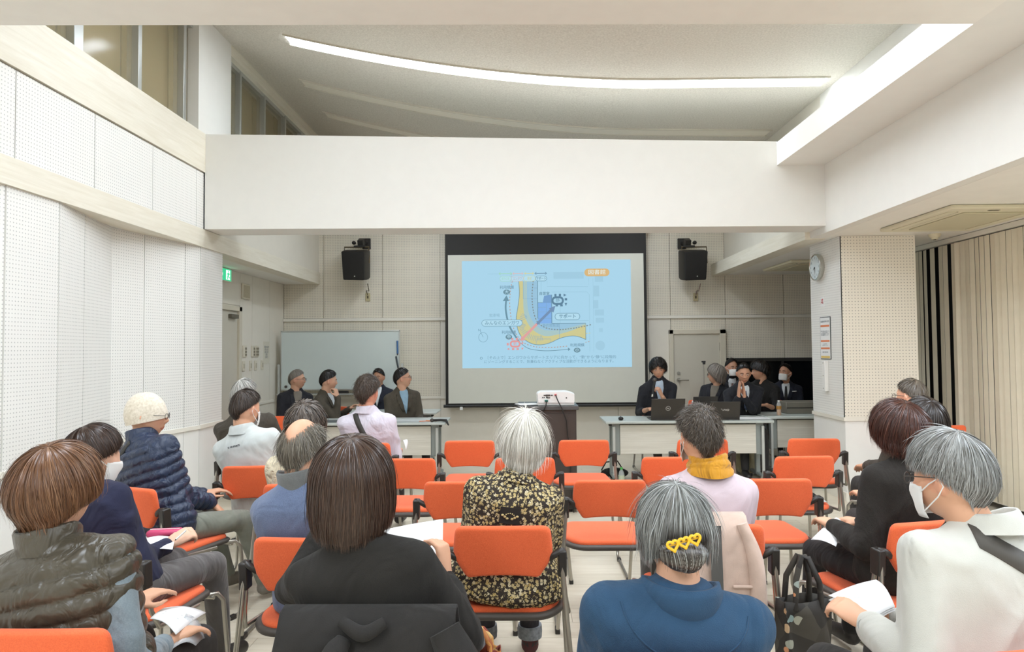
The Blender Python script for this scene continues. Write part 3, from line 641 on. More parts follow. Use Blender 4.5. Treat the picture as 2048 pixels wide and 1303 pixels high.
bottle(1.99, 8.02, TZ, 0.18, 0.03, 'clear water bottle beside the dark laptop without logo', WAT, 0.3, WCAP, M('water_label', (120, 132, 150), 0.5))
bottle(3.0, 8.06, TZ, 0.175, 0.028, 'small amber drink bottle on the set back table', AMB, 0.5, WCAP, M('amber_label', (176, 128, 62), 0.5))
bottle(4.02, 8.2, TZ, 0.24, 0.04, 'dark bottle standing against the white column edge', M('dark_drink', (50, 46, 44), 0.3), 0.85, BLK, M('dark_label', (58, 54, 52), 0.5))
def sheet(name, x, y, z, wd, dp, yaw, label, mat=PAPER, curl=0.0, n=1, cat='papers'):
    m = MB(); k = 9
    for q in range(n):
        a = yaw + random.uniform(-0.06, 0.06) * (n > 1); P = []
        for j in range(2):
            for i in range(k): u = i / (k - 1) - 0.5; P.append(xf([(u * wd, (j - 0.5) * dp, 0.0012 * q + curl * (2 * u) ** 2 * (1 if u > 0 else 0.3) + 0.001)], rz(a), (x, y, z))[0])
        P = np.array(P); f = [(i, i + 1, k + i + 1, k + i) for i in range(k - 1)]; m.add(P, f); m.add(P + (0, 0, 0.0006), [tuple(reversed(q_)) for q_ in f])
    o = m.build(name, mat, smooth=60); return tag(o, label, cat)
sheet('papers', 2.5, 7.72, TZ, 0.5, 0.3, 0.1, 'white papers spread before the man with pressed palms', n=3)
sheet('papers', -1.25, 7.72, TZ, 0.42, 0.3, -0.1, 'grey papers lying before the panelist in blue shirt', M('grey_paper', (198, 202, 200), 0.7), n=2)
sheet('papers', -2.2, 7.7, TZ, 0.42, 0.25, 0.05, 'dark folder on the table below the panelist resting his chin', M('dark_folder', (96, 104, 106), 0.5), n=2, cat='folder')
for i, (px, ang, mt, lb) in enumerate(((-1.08, 0.4, M('orange_pen', (222, 130, 84), 0.4), 'orange pen among things near end of the panel table'), (-1.02, -0.5, M('tan_pen', (180, 140, 100), 0.4), 'tan pen beside the orange pen on the panel table'))):
    m = MB(); d = np.array([math.cos(ang), math.sin(ang), 0]) * 0.07; c = np.array([px, 7.6 + 0.03 * i, TZ + 0.006]); m.tube([c - d, c + d], 0.006, 8); o = tag(m.build('pen', mt, smooth=60), lb, 'pen'); m2 = MB(); m2.tube([c + d, c + d * 1.15], [0.005, 0.001], 8); m2.build('tip', BLK, o)
mm = MB(); mm.tube([(-1.0, 7.55, TZ + 0.02), (-0.9, 7.53, TZ + 0.024), (-0.84, 7.51, TZ + 0.02), (-0.81, 7.49, TZ - 0.03)], [0.012, 0.014, 0.018, 0.008], 8); o = tag(mm.build('hand_microphone', BLK, smooth=60), 'black microphone lying over the end of the panel table', 'microphone'); MB().ball((-1.0, 7.55, TZ + 0.02), 0.022).build('grille', CGRY, o, smooth=80)
# cables hanging from the laptop table
def cable(pts, r, label, name='cable', mat=None, box=None):
    m = MB(); m.tube(pts, r, 6); o = tag(m.build(name, mat or BLK, smooth=80), label, 'cable')
    if box is not None: MB().box(box, (0.035, 0.028, 0.07)).build('adapter', BLK, o, bevel=0.008)
def sag(p, q, dz, n=12): p, q = np.array(p), np.array(q); return [p + (q - p) * u + np.array([0, 0, -dz * 4 * u * (1 - u)]) for u in np.linspace(0, 1, n)]
cable([(1.8, 7.62, TZ + .012), (1.80, 7.52, TZ + .012), (1.795, 7.485, TZ - .03), (1.79, 7.485, .6), (1.775, 7.49, .5), (1.755, 7.48, .36), (1.70, 7.48, .22), (1.62, 7.5, .1), (1.55, 7.6, .008)], 0.0045, 'black power lead with adapter hanging down the table front', box=(1.765, 7.485, .43))
cable([(1.86, 7.68, TZ + .012), (2.02, 7.6, TZ + .014), (2.08, 7.52, TZ + .012), (2.09, 7.482, TZ - .04), (2.04, 7.48, .55), (1.93, 7.475, .4), (1.87, 7.48, .25), (1.85, 7.5, .09), (1.83, 7.6, .008)], 0.0045, 'thin black cable looping from table top to floor')
cable([(1.78, 7.66, TZ + .01), (1.88, 7.56, TZ + .012), (1.98, 7.58, TZ + .012), (1.92, 7.7, TZ + .01)], 0.004, 'short grey lead lying on table beside the laptop', mat=M('grey_cable', (140, 142, 138), 0.5))
cable([(3.5, 8.1, TZ + .005), (3.42, 8.05, TZ + .02), (3.55, 8.0, TZ + .03), (3.68, 8.05, TZ + .008), (3.6, 8.12, TZ + .005)], 0.004, 'loop of brown wire on the set back table', mat=M('brown_wire', (110, 94, 70), 0.5))
o = tag(MB().span((3.55, 7.96, TZ), (3.75, 8.03, TZ + 0.03)).build('power_strip', WCAP, bevel=0.005), 'white power strip on the set back table by column', 'power strip')
for i in range(3): MB().span((3.58 + i * .06, 7.98, TZ + .03), (3.6 + i * .06, 8.01, TZ + .032)).build('socket', CGRY, o)
o = tag(MB().box((0, 0, 0), (0.62, 0.3, 0.14)).build('equipment_case', M('grey_case', (120, 116, 104), 0.5), loc=(3.45, 8.36, TZ + 0.07), bevel=0.01), 'flat grey equipment case at back of set back table', 'case')
MB().box((0, -0.152, 0.0), (0.6, 0.004, 0.01)).build('lid_seam', BLK, o)
o = tag(MB().ball((0, 0, 0.07), (0.16, 0.1, 0.06)).build('black_bag', fabric('black_bag_cloth', (34, 32, 30), fold=0.8), loc=(1.05, 7.9, 0.0), smooth=80), 'small black bag slumped on the floor behind table leg', 'bag')
MB().tube([(0.9, 7.9, 0.1), (0.95, 7.86, 0.2), (1.08, 7.86, 0.21), (1.15, 7.9, 0.1)], 0.008, 6).build('handle', BLK, o, (-1.05, -7.9, 0))
o = tag(MB().ball((0, 0, 0.17), (0.16, 0.1, 0.17)).build('light_bag', fabric('khaki_bag_cloth', (150, 142, 112), fold=0.8), loc=(2.62, 8.05, 0.0), smooth=80), 'khaki bag on the floor under the laptop table', 'bag')
MB().tube([(-.08, -.05, .3), (-.05, -.06, .4), (.05, -.06, .4), (.08, -.05, .3)], 0.009, 6).build('handle', BLK, o)
# ------------------------------------------------------------------ projector on its stand
DKW = M('dark_cabinet', (66, 58, 52), 0.45, var=0.05); DKT = M('dark_cabinet_top', (84, 84, 82), 0.35)
ps = empty('projector_stand', (0.24, 6.55, 0), label='dark brown cabinet stand carrying the white projector', cat='stand')
MB().span((-0.245, -0.24, 0.07), (0.255, 0.25, 0.935)).build('cabinet', DKW, ps, bevel=0.004)
MB().span((-0.285, -0.27, 0.935), (0.275, 0.27, 0.975)).build('top', DKT, ps, bevel=0.006)
MB().span((-0.255, -0.25, 0.03), (0.265, 0.255, 0.07)).build('plinth', CBLK, ps)
for sx in (-.2, .2):
    for sy in (-.2, .2): MB().cyl((sx - .012, sy, .017), (sx + .012, sy, .017), .017, n=12).build('caster', CBLK, ps)
MB().span((-0.24, -0.246, 0.1), (0.245, -0.24, 0.90)).build('door', DKW, ps, bevel=0.003)
MB().span((-0.12, -0.25, 0.86), (-0.06, -0.245, 0.885)).build('handle', M('red_wood', (110, 62, 44), 0.5), ps)
pj = empty('projector', (0.31, 6.45, 0.975), 0, label='white projector with cables on the dark cabinet stand', cat='projector')
PW = M('projector_white', (238, 238, 234), 0.35)
pp = rounded([(-0.175, 0.012), (-0.18, 0.1), (-0.15, 0.118), (0.11, 0.118), (0.178, 0.095), (0.18, 0.02), (0.17, 0.012)], 0.015)
b = padded(pp, 0.28, 0.0); b.build('body', PW, pj, (0, -0.14, 0.01), smooth=50)
MB().span((-0.17, -0.13, 0.0), (0.17, 0.12, 0.03)).build('base', PW, pj, bevel=0.008)
for x, z, a, c, mm in ((-.105, .085, .02, .008, BLK), (-.075, .085, .04, .014, CGRY), (-.04, .085, .02, .008, BLK), (-.085, .068, .012, .012, BLK), (-.07, .062, .03, .008, CGRY), (-.125, .065, .008, .008, BLK), (-.11, .065, .008, .008, BLK)):
    MB().box((x, -0.142, z + 0.01), (a, 0.006, c)).build('port', mm, pj)
MB().box((-.09, -.15, .045), (.03, .03, .02)).build('plug', M('green_plug', (50, 110, 96), 0.5), pj, bevel=0.003); MB().box((-.005, -.15, .1), (.02, .03, .016)).build('plug', M('red_plug', (214, 110, 110), 0.5), pj, bevel=0.003)
MB().cyl((.095, -.143, .07), (.095, -.139, .07), .006).build('sensor', BLK, pj); MB().cyl((-0.08, 0.13, 0.065), (-0.08, 0.16, 0.065), 0.035).build('lens', BLK, pj, smooth=50)
cable([(0.305, 6.285, 1.075), (0.32, 6.26, 1.03), (0.36, 6.255, .95), (0.40, 6.262, .84), (0.41, 6.27, .7), (0.44, 6.28, .55), (0.43, 6.28, .3), (0.46, 6.26, .01)], 0.0055, 'black cable falling from the projector down its stand')
cable([(0.22, 6.285, 1.02), (0.215, 6.26, .98), (0.19, 6.268, .93), (0.175, 6.285, .87)], 0.0055, 'short dark cable looping from green projector plug')
sheet('papers', 0.05, 6.42, 0.976, 0.2, 0.2, 0.3, 'small pile of papers beside the projector', n=5)
# ------------------------------------------------------------------ projection screen and slide
YS = 10.02
def scr(px, py): q = at(px, py, YS); return q
L_, R_ = at(895, 700, YS)[0], at(1291, 700, YS)[0]; ZT, ZM, ZB = 3.3, at(1094, 508, YS)[2], at(1094, 805, YS)[2]
psn = empty('projection_screen', ((L_ + R_) / 2, YS, ZB - 0.06), label='large hanging projection screen with black border showing a site plan', cat='screen')
cxs, zs = (L_ + R_) / 2, ZB - 0.06; hw = (R_ - L_) / 2
BLKF = M('screen_black_border', (34, 32, 29), 0.7)
MB().span((-hw - 0.03, 0, 0.03), (hw + 0.03, 0.006, ZT - zs)).build('black_border', BLKF, psn)
MB().span((-hw + 0.012, -0.006, ZB - zs), (hw - 0.012, 0, ZM - zs)).build('screen_fabric', M('screen_fabric', (214, 214, 202), 0.8, var=0.01), psn)
MB().cyl((-hw - 0.06, 0, 0.02), (hw + 0.06, 0, 0.02), 0.022).build('bottom_bar', BLK, psn, smooth=50)
MB().cyl((-hw - 0.06, 0.02, ZT - zs), (hw + 0.06, 0.02, ZT - zs), 0.06).build('roller_case', WCAP, psn, smooth=50)
for q_ in (-.9, .9): MB().span((q_ * hw - .03, 0.0, ZT - zs - .05), (q_ * hw + .03, 10.232 - YS, ZT - zs + .05)).build('wall_bracket', CGRY, psn)
MB().box((-hw + 0.2, -0.01, -0.01), (0.04, 0.02, 0.05)).build('pull_tab', WCAP, psn)
def em(name, c, k=0.62):
    if name in _mc: return _mc[name]
    t = NT(name); cw = (160, 201, 222); c = tuple(a * 0.80 + b * 0.20 for a, b in zip(c, cw)); t.base((0.02, 0.02, 0.02, 1)); t.b.inputs['Emission Color'].default_value = lin(c); t.b.inputs['Emission Strength'].default_value = k; t.b.inputs['Roughness'].default_value = 0.9; t.b.inputs['Specular IOR Level'].default_value = 0.0
    _mc[name] = t.m; return t.m
SK = 0.97
def sl(u, v):                                  # slide drawing units -> metres on the screen
    x0, z0 = at(925, 736, YS)[0], at(925, 736, YS)[2]; x1, z1 = at(1264, 736, YS)[0], at(925, 522, YS)[2]
    return np.array([x0 + (u - 80) / 1842 * (x1 - x0) - cxs, z1 - (v - 68) / 1148 * (z1 - z0) - zs])
layer = [0]
def flat(polys, name, c, parent, mat=None):
    m = MB(); layer[0] += 1; y = -0.0075 - 0.0004 * layer[0]
    for P in polys:
        v = [sl(*p) for p in P]; m.add([(q[0], y, q[1]) for q in v], [tuple(range(len(v)))])
    me = m.mesh(name); bm = bmesh.new(); bm.from_mesh(me); bmesh.ops.triangulate(bm, faces=bm.faces); bm.to_mesh(me); bm.free()
    me.materials.append(mat or em('slide_' + name, c, SK)); o = bpy.data.objects.new(name, me); COL.objects.link(o); o.parent = parent
    if len(polys) > 1: o['kind'] = 'stuff'
    return o
def line(pts, wd):
    v, f = stroke(pts, wd); return [[tuple(v[i][:2]) for i in q] for q in f]
def dash(pts, wd, on=14, off=12):
    P = [np.array(p, float) for p in pts]; out = []; s = 0.0; dense = []
    for a, b in zip(P[:-1], P[1:]):
        n = max(2, int(np.linalg.norm(b - a) / 3)); dense += [a + (b - a) * i / n for i in range(n)]
    step = 0; cur = []
    for p in dense:
        step += 3
        if step % (on + off) < on: cur.append(p)
        else:
            if len(cur) > 1: out += line([cur[0], cur[-1]], wd)
            cur = []
    return out
def bez(pts, n=8):
    P = [np.array(p, float) for p in pts]; P = [2 * P[0] - P[1]] + P + [2 * P[-1] - P[-2]]; out = []
    for i in range(1, len(P) - 2):
        for k in range(n):
            u = k / n; a, b, c, d = P[i - 1:i + 3]
            out.append(tuple(0.5 * ((2 * b) + (c - a) * u + (2 * a - 5 * b + 4 * c - d) * u * u + (3 * b - a - 3 * c + d) * u ** 3)))
    return out + [tuple(P[-2])]
def pill(x0, y0, x1, y1): 
    r = (y1 - y0) / 2; return [(x1 - r + r * math.sin(t), (y0 + y1) / 2 - r * math.cos(t)) for t in np.linspace(0, PI, 9)] + [(x0 + r - r * math.sin(t), (y0 + y1) / 2 + r * math.cos(t)) for t in np.linspace(0, PI, 9)]
def ringl(P, wd): return line(list(P) + [P[0]], wd)
def rect(x0, y0, x1, y1): return [(x0, y0), (x1, y0), (x1, y1), (x0, y1)]
def ell(x, y, a, b, n=20): return [(x + a * math.cos(t), y + b * math.sin(t)) for t in np.arange(n) * 2 * PI / n]
bg = MB(); q0, q1 = sl(80, 1216), sl(1922, 68); bg.add([(q0[0], -0.0075, q0[1]), (q1[0], -0.0075, q0[1]), (q1[0], -0.0075, q1[1]), (q0[0], -0.0075, q1[1])], [(0, 1, 2, 3)])
slide = bg.build('projected_slide', em('slide_background', (160, 201, 222), SK), psn)
flat([rect(1080, 195, 1410, 268), rect(1530, 240, 1620, 305), rect(1515, 345, 1575, 460), rect(1510, 500, 1565, 590), rect(1525, 600, 1625, 665), rect(1535, 690, 1625, 740), rect(1570, 800, 1610, 840), ell(1580, 985, 52, 52)], 'grey_blocks', (150, 190, 210), slide)
flat(line([(1010, 290), (1010, 350), (1455, 355), (1465, 265)], 4) + line([(1060, 410), (1440, 410), (1468, 440), (1468, 1050)], 4) + line([(945, 290), (945, 420)], 4) + line([(1150, 420), (1150, 740)], 4) + line([(1060, 718), (1460, 718)], 4) + line([(1510, 265), (1510, 1050)], 3) + line([(360, 208), (490, 208)], 4), 'road_lines', (140, 182, 202), slide)
outer = bez([(700, 290), (706, 420), (690, 560), (670, 680), (682, 790), (715, 870), (780, 930), (860, 966), (950, 971), (1040, 950), (1130, 910), (1210, 888), (1290, 880), (1360, 893), (1425, 920)])
flat([outer + [(1425, 745), (905, 745), (905, 290)]], 'building_yellow', (204, 188, 116), slide)
inner = [(750, 290), (748, 480), (752, 600), (775, 700), (830, 790), (905, 850), (1000, 880), (1135, 860), (1280, 820), (1370, 780)]
flat([bez(inner) + [(1425, 760), (1425, 745), (905, 745), (905, 290)]], 'building_grey_zone', (160, 184, 178), slide)
inner2 = [(790, 290), (790, 480), (800, 600), (830, 690), (890, 770), (980, 815), (1135, 815), (1300, 780)]
flat([bez(inner2) + [(1425, 745), (905, 745), (905, 290)]], 'building_blue_zone', (140, 180, 204), slide)
flat([rect(905, 522, 1058, 745), [(960, 525), (975, 450), (1058, 436), (1058, 525)]], 'support_rooms', (112, 158, 218), slide)
flat([[(960, 525), (975, 450), (1058, 436), (1058, 525)]], 'study_room', (98, 138, 186), slide)
flat(line([(905, 572), (1000, 572)], 4) + line([(905, 622), (1058, 622)], 4) + line([(905, 690), (1058, 690)], 4) + line([(1000, 525), (1000, 622)], 4) + line([(748, 290), (748, 480), (905, 480)], 4) + line([(1138, 745), (1138, 905)], 4) + line([(885, 960), (890, 910), (1042, 910), (1046, 950)], 4) + line([(870, 365), (905, 365)], 4)
     + sum([line([(905 + (150 + 18 * math.sin(i)) * math.cos(a), 745 + 130 * math.sin(a)), (905 + 210 * math.cos(a), 745 + 190 * math.sin(a))], 4) for i, a in enumerate(np.linspace(PI * 0.42, PI * 1.2, 26))], []), 'room_lines', (112, 150, 180), slide)
flat(line([(905, 290), (905, 522), (905, 690)], 7) + line([(1058, 745), (1425, 745), (1425, 920)], 7) + line([(1058, 440), (1058, 745)], 7) + line([(905, 522), (960, 522)], 6) + line(outer, 6), 'building_outline', (84, 120, 136), slide)
arc = bez([(858, 290), (845, 430), (850, 560), (870, 660), (910, 740), (1000, 795), (1130, 812), (1280, 800), (1400, 780), (1490, 760)])
flat(dash(arc, 11, 18, 9), 'dashed_route', (110, 116, 112), slide)
outd = bez([(630, 290), (610, 380), (600, 520), (610, 660), (640, 790), (690, 890), (760, 955), (860, 990), (960, 1000), (1080, 1000), (1230, 988)])
flat(dash(outd, 9, 18, 12) + dash([(1420, 950), (1490, 935)], 8, 18, 12) + dash([(610, 300), (625, 200)], 6, 12, 9), 'dashed_brown_route', (176, 140, 122), slide)
flat(dash([(1430, 855), (1490, 850)], 9, 18, 12), 'dashed_yellow_route', (206, 200, 130), slide)
up = bez([(562, 490), (556, 580), (572, 690), (605, 790), (660, 880), (700, 940)])
flat(line(up, 19) + [[(524, 502), (566, 440), (594, 502)]] + line(bez([(700, 940), (790, 1005), (900, 1030), (1040, 1036), (1235, 1022)]), 6) + [[(1230, 1004), (1256, 1022), (1232, 1040)]], 'flow_arrows', (88, 124, 140), slide)
flat(line([(735, 905), (905, 740)], 27) + [[(712, 930), (724, 876), (768, 922)]], 'red_arrow', (222, 142, 134), slide)
flat(line([(895, 750), (1060, 592)], 27) + [[(1098, 556), (1026, 584), (1076, 630)]], 'blue_arrow', (96, 120, 156), slide)
flat(ringl(pill(1066, 466, 1180, 538), 22) + [rect(*r) for r in ((1088, 430, 1110, 456), (1136, 430, 1160, 456), (1200, 476, 1226, 500), (1100, 542, 1126, 564), (1150, 542, 1178, 564))] + [[(1188, 428), (1220, 443), (1188, 458)], [(1198, 528), (1226, 528), (1212, 560)]], 'quiet_marker', (70, 104, 128), slide)
flat(ringl(pill(606, 932, 706, 990), 20) + [rect(*r) for r in ((565, 950, 586, 976), (620, 1006, 646, 1026), (670, 1006, 696, 1026), (612, 896, 636, 916), (664, 896, 690, 916))] + [[(566, 1014), (592, 1002), (592, 1028)], [(724, 1002), (748, 1002), (730, 1028)], [(724, 944), (750, 950), (726, 972)], [(566, 895), (590, 890), (580, 918)]], 'active_marker', (226, 134, 128), slide)
flat([pill(1416, 163, 1690, 245)], 'title_pill', (216, 164, 92), slide)
def arrow2(x0, x1, y, c, nm): flat(line([(x0 + 10, y), (x1 - 10, y)], 6) + line([(x0 + 22, y - 14), (x0 + 4, y), (x0 + 22, y + 14)], 6) + line([(x1 - 22, y - 14), (x1 - 4, y), (x1 - 22, y + 14)], 6), nm, c, slide)
arrow2(480, 630, 208, (150, 206, 156), 'green_span'); arrow2(630, 755, 208, (222, 170, 160), 'red_span'); arrow2(758, 870, 208, (214, 200, 120), 'yellow_span'); arrow2(872, 1010, 208, (76, 108, 132), 'dark_span')
LB = (172, 210, 226)
flat([pill(495, 236, 618, 290), pill(622, 236, 750, 290), pill(754, 236, 880, 290), pill(884, 236, 1006, 290), pill(1092, 638, 1362, 708), pill(294, 703, 735, 770)], 'label_pills', LB, slide)
flat(ringl(pill(495, 236, 618, 290), 4), 'green_pill_line', (150, 206, 170), slide); flat(ringl(pill(622, 236, 750, 290), 4), 'red_pill_line', (206, 170, 170), slide); flat(ringl(pill(754, 236, 880, 290), 4), 'yellow_pill_line', (206, 204, 140), slide)
flat(ringl(pill(884, 236, 1006, 290), 5) + ringl(pill(1092, 638, 1362, 708), 6) + ringl(pill(294, 703, 735, 770), 5) + ringl(ell(308, 887, 49, 51), 4) + line([(308, 887), (278, 822)], 4) + ringl(ell(286, 1110, 12, 12), 5), 'dark_pill_lines', (96, 134, 152), slide)
flat([ell(568, 406, 38, 27), ell(588, 886, 36, 27), ell(1328, 1032, 36, 26)], 'size_marks', (90, 122, 134), slide)
def words(tx, u, v, h, c, nm, align='CENTER', bold=0.0, width=None):
    p = sl(u, v); q = sl(u, v + h); size = (p[1] - q[1]) * 1.12
    vv, fc = text_mesh(tx, size, align, bold * size); layer[0] += 1
    if width:
        wn = vv[:, 0].max() - vv[:, 0].min(); vv[:, 0] *= (sl(width, 0)[0] - sl(0, 0)[0]) / wn
    o = MB().add(xf(vv, XZ, (p[0], -0.0075 - 0.0004 * layer[0], p[1])), fc).build(nm, em('slide_ink_%d_%d_%d' % c, c, SK), slide); return o
DK = (92, 128, 148)
words('図書館', 1553, 204, 50, (232, 240, 232), 'title', bold=0.0, width=185)
words('エンガワ', 686, 264, 32, (196, 130, 130), 'term', width=92); words('サポート', 946, 264, 32, DK, 'term', bold=.02, width=104); words('屋外広場', 556, 264, 30, (150, 206, 176), 'term', width=84); words('諸室', 818, 264, 30, (206, 194, 96), 'term', width=48)
for u, v in ((570, 357), (588, 838), (1330, 980)): words('利用規模', u, v, 34, DK, 'scale_caption', bold=.01, width=155)
words('大', 568, 406, 36, LB, 'mark', bold=.02); words('中', 588, 886, 36, LB, 'mark', bold=.02); words('小', 1328, 1032, 36, LB, 'mark', bold=.02); words('静', 1122, 502, 40, DK, 'mark'); words('動', 655, 961, 36, (226, 134, 128), 'mark')
words('自習室', 978, 428, 34, DK, 'room_name', bold=.02, width=108); words('駐車場', 434, 656, 34, (120, 158, 178), 'room_name', width=110); words('静的閲覧室', 1046, 768, 32, (100, 140, 170), 'room_name', width=180)
words('サポート', 1228, 674, 46, DK, 'area_name', bold=.02, width=180); words('みんなのエンガワ', 516, 738, 42, DK, 'area_name', bold=.01, width=372); words('N', 268, 812, 34, DK, 'north')
words('［その上で］エンガワからサポートエリアに向かって、“動”から“静”に段階的', 1040, 1108, 34, DK, 'caption', width=1390)
words('にゾーニングすることで、気兼ねなくアクティブな活動ができるようになります。', 1030, 1152, 34, DK, 'caption', width=1400)
# ------------------------------------------------------------------ whiteboard
YW = 9.9
x0, x1 = at(562, 700, YW)[0], at(800, 700, YW)[0]; zt, zb = at(680, 661, YW)[2], at(680, 779, YW)[2]
wbd = empty('whiteboard', ((x0 + x1) / 2, YW, 0), label='wide whiteboard on rolling stand behind the seated panelists', cat='whiteboard')
hw = (x1 - x0) / 2
MB().span((-hw + .012, -0.012, zb), (hw - .012, 0.012, zt)).build('writing_surface', M('whiteboard_enamel', (206, 216, 212), 0.25), wbd)
f = MB(); f.span((-hw, -.018, zt - .015), (hw, .018, zt + .004)); f.span((-hw, -.018, zb - .004), (hw, .018, zb + .018)); f.span((-hw, -.018, zb), (-hw + .015, .018, zt)); f.span((hw - .015, -.018, zb), (hw, .018, zt)); f.build('frame', ALU, wbd, bevel=.003)
for sx in (-1, 1):
    lg = MB().span((sx * (hw + .03) - .016, -.016, .08), (sx * (hw + .03) + .016, .016, 1.3)).build('leg', ALU, wbd, bevel=.003)
    MB().span((sx * (hw + .03) - .02, -.3, .06), (sx * (hw + .03) + .02, .3, .1)).build('foot', ALU, lg, bevel=.005)
    for sy in (-.27, .27): MB().cyl((sx * (hw + .03) - .012, sy, .03), (sx * (hw + .03) + .012, sy, .03), .03, n=14).build('caster', CBLK, lg)
MB().span((-hw - .03, -.1, zb - .07), (hw + .03, .02, zb - .05)).build('tray', ALU, wbd, bevel=.003)
MB().span((-hw - .03, -.012, .4), (hw + .03, .012, .44)).build('cross_bar', ALU, wbd)
def onboard(px, py): q = at(px, py, YW - 0.02); return q
for (pa, pb, r, nm, mt, lb) in (((794.5, 681), (795, 707), .012, 'whiteboard_marker', M('blue_marker', (62, 108, 160), 0.4), 'blue magnetic bar high at the whiteboard edge'), ((792, 712), (796, 734), .012, 'whiteboard_pointer', M('dark_marker', (58, 66, 72), 0.4), 'dark slanting stick on the whiteboard under the blue bar')):
    a, b = onboard(*pa), onboard(*pb); o = tag(MB().tube([a, b], r, 8).build(nm, mt, smooth=60), lb, 'marker'); MB().tube([b, b + (b - a) * .12], [r * .8, r * .3], 8).build('tip', BLK, o)
q = onboard(572, 773); tag(MB().cyl(q, q + (0, -.012, 0), .02).build('magnet', CGRY, smooth=50), 'small grey round magnet low on the whiteboard corner', 'magnet')
q = at(686, 783, YW - .05); o = tag(MB().box((0, 0, 0), (.16, .05, .04)).build('board_eraser', BLK, loc=(q[0], YW - .06, zb - .03), bevel=.006), 'black board eraser lying on the whiteboard tray', 'eraser'); MB().box((0, 0, -.014), (.16, .052, .012)).build('felt', CGRY, o)
# ------------------------------------------------------------------ loudspeakers on the back wall
SPK = M('speaker_grille_black', (28, 26, 24), 0.7, grain=0.5, gscale=900); SPC = M('speaker_case', (38, 35, 31), 0.5); BRK = M('bronze_bracket', (92, 78, 54), 0.4, 0.6)
def speaker(px, flip, lab):
    c = at(px, 533, 9.95); e = empty('wall_speaker', (c[0], 9.95, c[2]), 0, label=lab, cat='speaker', group='black wall speakers')
    k = flip; rot = ry(0.05 * k) @ rz(-0.14 * k) @ rx(0.22)
    pol = rounded([(-.18, .215), (-.165, -.215), (.165, -.215), (.18, .215)], .02, 3)
    b = padded(pol, .24, 0); b.v = [xf(b.verts(), rot, (0, -.12, 0))]; b.build('cabinet', SPC, e, smooth=50)
    b = padded([np.array(p) * .97 for p in pol], .02, .004); b.v = [xf(b.verts() + (0, -.018, 0), rot, (0, -.12, 0))]; b.build('grille', SPK, e, smooth=50)
    MB().cyl(xf([(0.02, -.025, -.15)], rot, (0, -.12, 0))[0], xf([(0.02, -.022, -.15)], rot, (0, -.12, 0))[0], .009).build('badge', LOGO, e)
    m = MB(); m.tube([(-.165, 0, .17), (-.165, .01, .29), (.195, .01, .29), (.2, .01, .05)], .011, 6); m.build('bracket', BRK, e, smooth=40)
    m = MB(); m.box((k * .06 + .04 * (1 - k) * 0, .02, .30), (.17, .06, .025)); m.box((k * .06, .1, .37), (.08, .14, .1), rx(.4)); m.box((k * .10, .28, .38), (.12, .04, .16)); m.tube([(k * .06, .05, .32), (k * .07, .18, .37), (k * .1, .29, .38)], .028, 8); m.build('wall_mount', SPC, e, bevel=.004)
    m = MB(); m.ball((-k * .02, -.01, .35), (.03, .05, .028)); m.build('mount_knob', SPC, e, smooth=60)
    return e
speaker(711, 1, 'black wall loudspeaker above the whiteboard'); speaker(1387, -1, 'black wall loudspeaker above the grey door')
for px, lab in ((736, 'beige cable outlet under speaker above the whiteboard'), (1391, 'beige cable outlet under speaker above the door')):
    c = at(px, 594, 10.26); o = tag(MB().span((c[0] - .035, 10.243, c[2] - .06), (c[0] + .035, 10.26, c[2] + .06)).build('wall_outlet', M('beige_outlet', (190, 178, 140), 0.5), bevel=.004), lab, 'outlet')
    MB().span((c[0] - .012, 10.24, c[2] - .02), (c[0] + .012, 10.244, c[2] + .02)).build('socket', SLOT, o)
    t0 = at(735 if px < 1000 else 1401, 567, 10.1); cable([t0, (t0[0], 10.2, t0[2] - .1), (c[0] - .02 * (1 if px < 1000 else -1), 10.235, c[2] + .1), (c[0], 10.236, c[2] + .03)], .006, 'thin cable dropping from %s speaker' % ('the whiteboard' if px < 1000 else "the door's"), mat=BRK if px < 1000 else M('mauve_cable', (140, 112, 108), 0.5))
# microphone stand between speaker and suit
c = at(1407, 722, 8.95); ms = empty('microphone_stand', (c[0], 8.95, 0), label='thin black microphone stand in front of the grey door', cat='microphone stand')
MB().lathe([(.001, 0), (.13, 0), (.13, .012), (.02, .03), (.001, .03)], (0, 0, 0), 24).build('base', BLK, ms, smooth=40); MB().tube([(0, 0, .02), (0, 0, .82)], .011, 8).build('lower_pole', BLK, ms); MB().tube([(0, 0, .78), (0, 0, c[2] - .02)], .006, 8).build('upper_pole', CHROME, ms)
MB().cyl((0, 0, .76), (0, 0, .84), .018).build('clutch', BLK, ms); m = MB(); m.box((0, 0, c[2] - .005), (.05, .03, .02)); m.box((0, -.02, c[2] - .025), (.03, .03, .03)); m.build('clip', BLK, ms, bevel=.004)
# ------------------------------------------------------------------ people: shared tools
def attr_material(name, rough, spec=0.4, sss=0.0, sheen=0.0):
    t = NT(name); a = t.n('ShaderNodeAttribute', attribute_name='tint'); t.l(a.outputs['Color'], t.b.inputs['Base Color'])
    t.b.inputs['Roughness'].default_value = rough; t.b.inputs['Specular IOR Level'].default_value = spec
    if sss: t.b.inputs['Subsurface Weight'].default_value = sss; t.b.inputs['Subsurface Radius'].default_value = (0.01, 0.004, 0.002)
    if sheen: t.b.inputs['Sheen Weight'].default_value = sheen
    return t
t = attr_material('skin', 0.5, 0.35); t.bump(t.noise(220, 2), 0.08, 0.002); SKIN = t.m
HAIRM = attr_material('hair_strands', 0.32, 0.45).m
def set_tint(me, cols):
    at_ = me.color_attributes.new('tint', 'FLOAT_COLOR', 'POINT'); c = np.ones((len(me.vertices), 4)); c[:, :3] = cols
    at_.data.foreach_set('color', c.astype(np.float32).ravel())
SCR = bpy.data.collections.new('workbench'); COL.children.link(SCR)
